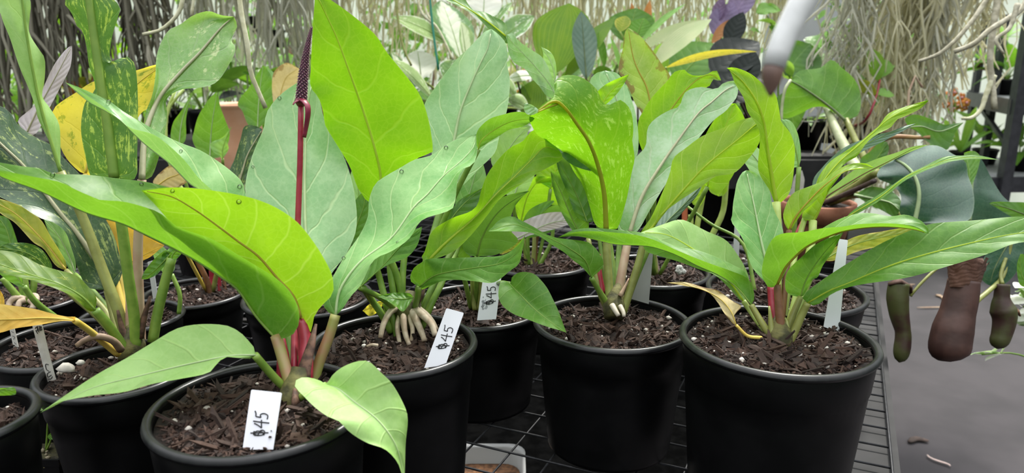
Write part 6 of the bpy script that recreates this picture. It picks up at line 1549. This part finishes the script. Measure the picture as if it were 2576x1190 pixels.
# ------------------------------------------------------------------ walls beyond
M_WALL = plain('corrugated_sheet', (0.42, 0.44, 0.46), .6, (0.50, 0.52, 0.54), 3)
M_SHADE = plain('pale_shade_cloth', (0.46, 0.54, 0.40), .9, (0.74, 0.80, 0.70), 2.5, trans=.55)
mb = MB()
n = 160
vs, fs = [], []
for i in range(n + 1):
    x = -6.5 + 13 * i / n
    y = 5.6 + .03 * math.sin(i * 1.57)
    vs += [(x, y, 0), (x, y, 2.6)]
for i in range(n): fs.append((2 * i, 2 * i + 2, 2 * i + 3, 2 * i + 1))
mb.add([Vector(v) for v in vs], fs)
tag(mb.build('wall_back', M_SHADE, loc=(0, 5.6, 0)), 'pale shade cloth end wall', kind='structure')
mb = MB(); mb.box((1.62, 4.1, 1.1), (.50, .04, 2.2)); tag(mb.build('wall_panel', M_WALL, loc=(1.62, 4.1, 1.1), smooth=False), 'grey sheet panel', kind='structure')

# hedge of shrubs outside, seen in the gaps
for i in range(8):
    x = -4.6 + i * .98
    sh = thing('garden_shrub', (x, 4.75 + .25 * math.sin(i * 2.2), 0), ['bushy green shrub at the corner', 'yellowish shrub second from the corner', 'shrub seen through the dark moss', 'bright shrub beyond the hanging pots', 'shrub beyond the flower spike', 'shrub beyond the giant lime leaf', 'shrub beyond the pleated palm', 'shrub beyond the purple leaves', 'shrub beside the grey sheet panel', 'shrub beyond the metal rack'][i], 'shrub', 'shrubs beyond the rear bench')
    r2 = random.Random(i + 300)
    mb = MB()
    for q in range(4):
        a = r2.random() * 6.28
        mb.tube([sh.location, Vector(sh.location) + Vector((.15 * math.cos(a), .15 * math.sin(a), .7)), Vector(sh.location) + Vector((.28 * math.cos(a), .25 * math.sin(a), 1.4))], [.02, .014, .006], 6)
    mb.build('stem', ST['brown'], sh)
    vs, fs, uv = [], [], []
    for q in range(520):
        c = Vector(sh.location) + Vector((max(-.36, min(.36, r2.gauss(0, .26))), max(-.3, min(.3, r2.gauss(0, .2))), 1.0 + r2.gauss(0, .40)))
        if c.z < .15: continue
        ax = Vector((r2.gauss(0, 1), r2.gauss(0, 1), r2.gauss(-.3, .6))).normalized()
        sd_ = ax.orthogonal().normalized()
        L_, Wd = r2.uniform(.06, .13), r2.uniform(.02, .045)
        o0 = len(vs)
        nn = ax.cross(sd_)
        vs += [c, c + ax * L_ * .45 - sd_ * Wd + nn * .01, c + ax * L_ * .5, c + ax * L_ * .45 + sd_ * Wd + nn * .01, c + ax * L_]
        uv += [(.5, 0), (0, .5), (.5, .5), (1, .5), (.5, 1)]
        fs += [(o0, o0 + 2, o0 + 1), (o0, o0 + 3, o0 + 2), (o0 + 1, o0 + 2, o0 + 4), (o0 + 2, o0 + 3, o0 + 4)]
    o = build('foliage', vs, fs, LM[['green', 'fern', 'lime', 'fern', 'green', 'pale', 'fern', 'green', 'lime', 'fern'][i]], sh, uv)
    o['kind'] = 'stuff'

# ------------------------------------------------------------------ metal rack past the walkway
def pz(x, y, d): return W(x, y, d)
rk = thing('metal_rack', (3.2, 4.8, 0), 'black metal shelf rack at the far side of the walkway', 'rack')
def post(x, ytop, d, r=.02):
    p = W(x, 300, d)
    top = W(x, ytop, d)
    mb = MB(); mb.box((p.x, p.y, top.z / 2), (r * 2, r * 2, top.z)); mb.build('post', M_METAL, rk, smooth=False)
    return p
pA = post(2442, 40, 5.1); pB = post(2490, 40, 4.75); pC = post(2552, 20, 4.25, .03); pD = post(2680, 60, 4.3); pE = post(2660, 60, 5.2)
shz = []
for (ya, th) in ((232, .03), (402, .022)):
    z1 = W(2442, ya, 5.1).z
    shz.append(z1)
    mb = MB(); vs = [Vector((pA.x - (.04 if ya < 300 else .30), pA.y, z1)), Vector((pE.x + .3, pE.y, z1)), Vector((pD.x + .3, pD.y, z1)), Vector((pC.x - (.02 if ya < 300 else .25), pC.y, z1))]
    mb.add(vs + [v - Vector((0, 0, th)) for v in vs], [(0, 1, 2, 3), (7, 6, 5, 4), (0, 4, 5, 1), (1, 5, 6, 2), (2, 6, 7, 3), (3, 7, 4, 0)])
    mb.build('shelf', M_SHELF, rk, smooth=False)
    for a_, b_ in ((vs[0], vs[3]), (vs[3], vs[2])):
        mb = MB(); mb.bar(a_ - Vector((0, 0, .04)), b_ - Vector((0, 0, .04)), .03, .09); mb.build('shelf_rail', M_METAL, rk, smooth=False)
mb = MB(); mb.bar(W(2440, 230, 5.1), W(2550, 390, 4.3), .025, .025); mb.build('brace', M_METAL, rk, smooth=False)
for i, (x, y, d, mt, lab) in enumerate(((2530, 215, 4.75, ['deep', 'green'], 'dark ruffled plant on the upper rack shelf'), (2478, 385, 4.9, ['fern', 'lime'], 'ferny plant on the lower rack shelf'), (2566, 385, 4.6, ['fern', 'green'], 'second ferny plant on the lower rack shelf'))):
    zz = shz[0] if i == 0 else shz[1]
    p = W(x, y, d)
    r = thing('potted_plant', (p.x, p.y, zz + .001), lab, 'potted plant', 'plants on the metal rack')
    simple_pot(r, .08, .10)
    tuft(r, 14, None, .26, .06 if i else .10, (.2, 1.2), .09, .003, 'green', .1, .4, random.Random(i + 5), .3, mats=mt, wav=.02)
# spiky air plant on a stick of wood, hung on the rack post
p = W(2530, 95, 4.35)
ap = thing('air_plant', p, 'spiky pale green air plant tied to a rack post near the tan roots', 'air plant')
for k in range(12):
    a = k / 12 * 6.28
    wleaf(ap, 'pale', p, p + Vector((math.cos(a) * .13, math.sin(a) * .09, .05 + .07 * math.sin(k * 2.3))), .022, .1, .3, .2)
p = W(2470, 158, 4.7)
ap = thing('air_plant', p, 'spiky green air plant held on the rack above its shelf', 'air plant')
for k in range(12):
    a = k / 12 * 6.28
    wleaf(ap, 'fern', p, p + Vector((math.cos(a) * .15, math.sin(a) * .09, .04 + .09 * math.sin(k * 1.7))), .026, .1, .3, .2)
mb = MB(); mb.tube([p, p + Vector((0, .05, -.03)), Vector((pB.x, pB.y, p.z - .05))], .012, 6); mb.build('mount', ST['brown'], ap)

# orange orchid
ob = W(2412, 415, 4.8)
orc = thing('orchid', (ob.x, ob.y, shz[1] + .001), 'orchid with a cluster of orange and pink flowers at the end of the rack shelf', 'orchid')
simple_pot(orc, .07, .10)
wstalk(orc, [Vector((ob.x, ob.y, shz[1] + .09)), W(2404, 360, 4.8), W(2402, 300, 4.8), W(2404, 245, 4.8)], .007, .004, 'green', 'stem')
for k in range(7): wleaf(orc, 'fern', Vector((ob.x, ob.y, shz[1] + .09)), Vector((ob.x + .24 * math.cos(k * .9), ob.y + .18 * math.sin(k * .9), shz[1] + .26 + .07 * (k % 3))), .055, .1, .2)
M_FLO = plain('orchid_orange', (.80, .22, .04), .5, (.85, .40, .08), 60); M_FLP = plain('orchid_pink', (.85, .40, .45), .5)
for k, (x, y) in enumerate(((2385, 240), (2400, 232), (2418, 245), (2430, 258), (2392, 258), (2408, 265), (2398, 272), (2424, 270), (2380, 262))):
    c = W(x, y, 4.8 + random.uniform(-.02, .02))
    mb = MB()
    for q in range(5):
        a = q * 1.257 + k
        mb.blob(c + Vector((math.cos(a) * .017, 0, math.sin(a) * .017)), .0165, 1, (1, .35, 1), .2)
    f = mb.build('flower', M_FLO, orc)
    mb = MB(); mb.blob(c + Vector((0, -.010, 0)), .010, 1, jit=.1); mb.build('lip', M_FLP, f)
    wstalk(orc, [W(2400, 270, 4.8), c], .0025, .002, 'green', 'flower_stalk', n=4)

# white variegated shrub over the walkway at the frame edge
wv = W(2700, 900, 1.5)
wsr = thing('variegated_shrub', (wv.x, wv.y, 0), 'shrub with white edged leaves at the frame edge over the walkway', 'shrub')
mb = MB(); mb.lathe((wv.x, wv.y, 0), [(0, 0), (.10, 0), (.13, .22), (.135, .22), (.12, .2), (0, .19)], 24); mb.build('pot', M_POT, wsr)
stm = [Vector((wv.x, wv.y, .2)), W(2690, 950, 1.5), W(2640, 850, 1.5), W(2590, 760, 1.5), W(2560, 715, 1.5)]
wstalk(wsr, stm, .008, .004, 'green', 'stem')
wstalk(wsr, [W(2690, 950, 1.5), W(2600, 905, 1.5), W(2540, 888, 1.5), W(2470, 892, 1.5)], .0025, .0015, 'green', 'stem')
rnd = random.Random(9)
for k in range(13):
    x, y = 2530 + rnd.uniform(0, 50), 715 + k * 8.5
    x2 = x + rnd.uniform(-10, 40)
    wleaf(wsr, rnd.choice(('ivory', 'whiteedge', 'whiteedge')), W(x2 + 25, y + 4, 1.5 + rnd.uniform(-.03, .03)), W(x, y + rnd.uniform(-12, 20), 1.47 + rnd.uniform(-.03, .03)), .032, .05, rnd.uniform(-.8, .8), .5)
for (x, y, x2, y2) in ((2525, 890, 2478, 908), (2515, 890, 2445, 890), (2500, 888, 2515, 870), (2520, 886, 2540, 862), (2475, 892, 2440, 893)):
    wleaf(wsr, 'ivory' if x2 == 2478 else 'whiteedge', W(x, y, 1.5), W(x2, y2, 1.48), .024, .05, .5, .5)
wstalk(wsr, [W(2640, 850, 1.5), W(2600, 800, 1.5), W(2575, 770, 1.5)], .003, .002, 'green', 'stem')

# litter on the walkway floor
M_LIT = plain('dry_litter', (.30, .19, .12), .8, (.42, .30, .20), 40)
M_LITD = plain('dark_litter', (.05, .035, .03), .9, (.09, .06, .05), 40)
def litter(px, py, L_, w_, ang, mat, label, curl=.01):
    c = at_z(px, py, .004)
    o = MB()
    P = []
    for i in range(7):
        t = i / 6 - .5
        P.append(c + Vector((math.cos(ang) * t * L_ - math.sin(ang) * curl * math.sin(t * 5), math.sin(ang) * t * L_ + math.cos(ang) * curl * math.cos(t * 5), .004)))
    o.tube(P, [w_ * (.3 + .7 * math.sin(math.pi * (i + .5) / 7)) for i in range(7)], 6, flat=.4)
    tag(o.build('leaf_litter', mat, loc=c), label, 'leaf litter', 'fallen bits on the walkway')
litter(2365, 748, .10, .012, .9, M_LIT, 'pale curled dead leaf on the walkway behind the largest pitcher', .03)
litter(2345, 775, .16, .006, .05, M_LIT, 'straight pale stick on the walkway behind the largest pitcher', .0)
litter(2308, 1110, .07, .014, .1, M_LITD, 'dark crumpled leaf on the walkway near the bench edge', .01)
litter(2362, 1162, .07, .005, 1.9, plain('pale_litter', (.55, .42, .38), .8), 'pinkish curved bit of root on the walkway at the bottom edge', .012)
litter(2290, 718, .06, .008, .3, M_LIT, 'small pale leaf on the walkway behind the slim pitcher', .0)
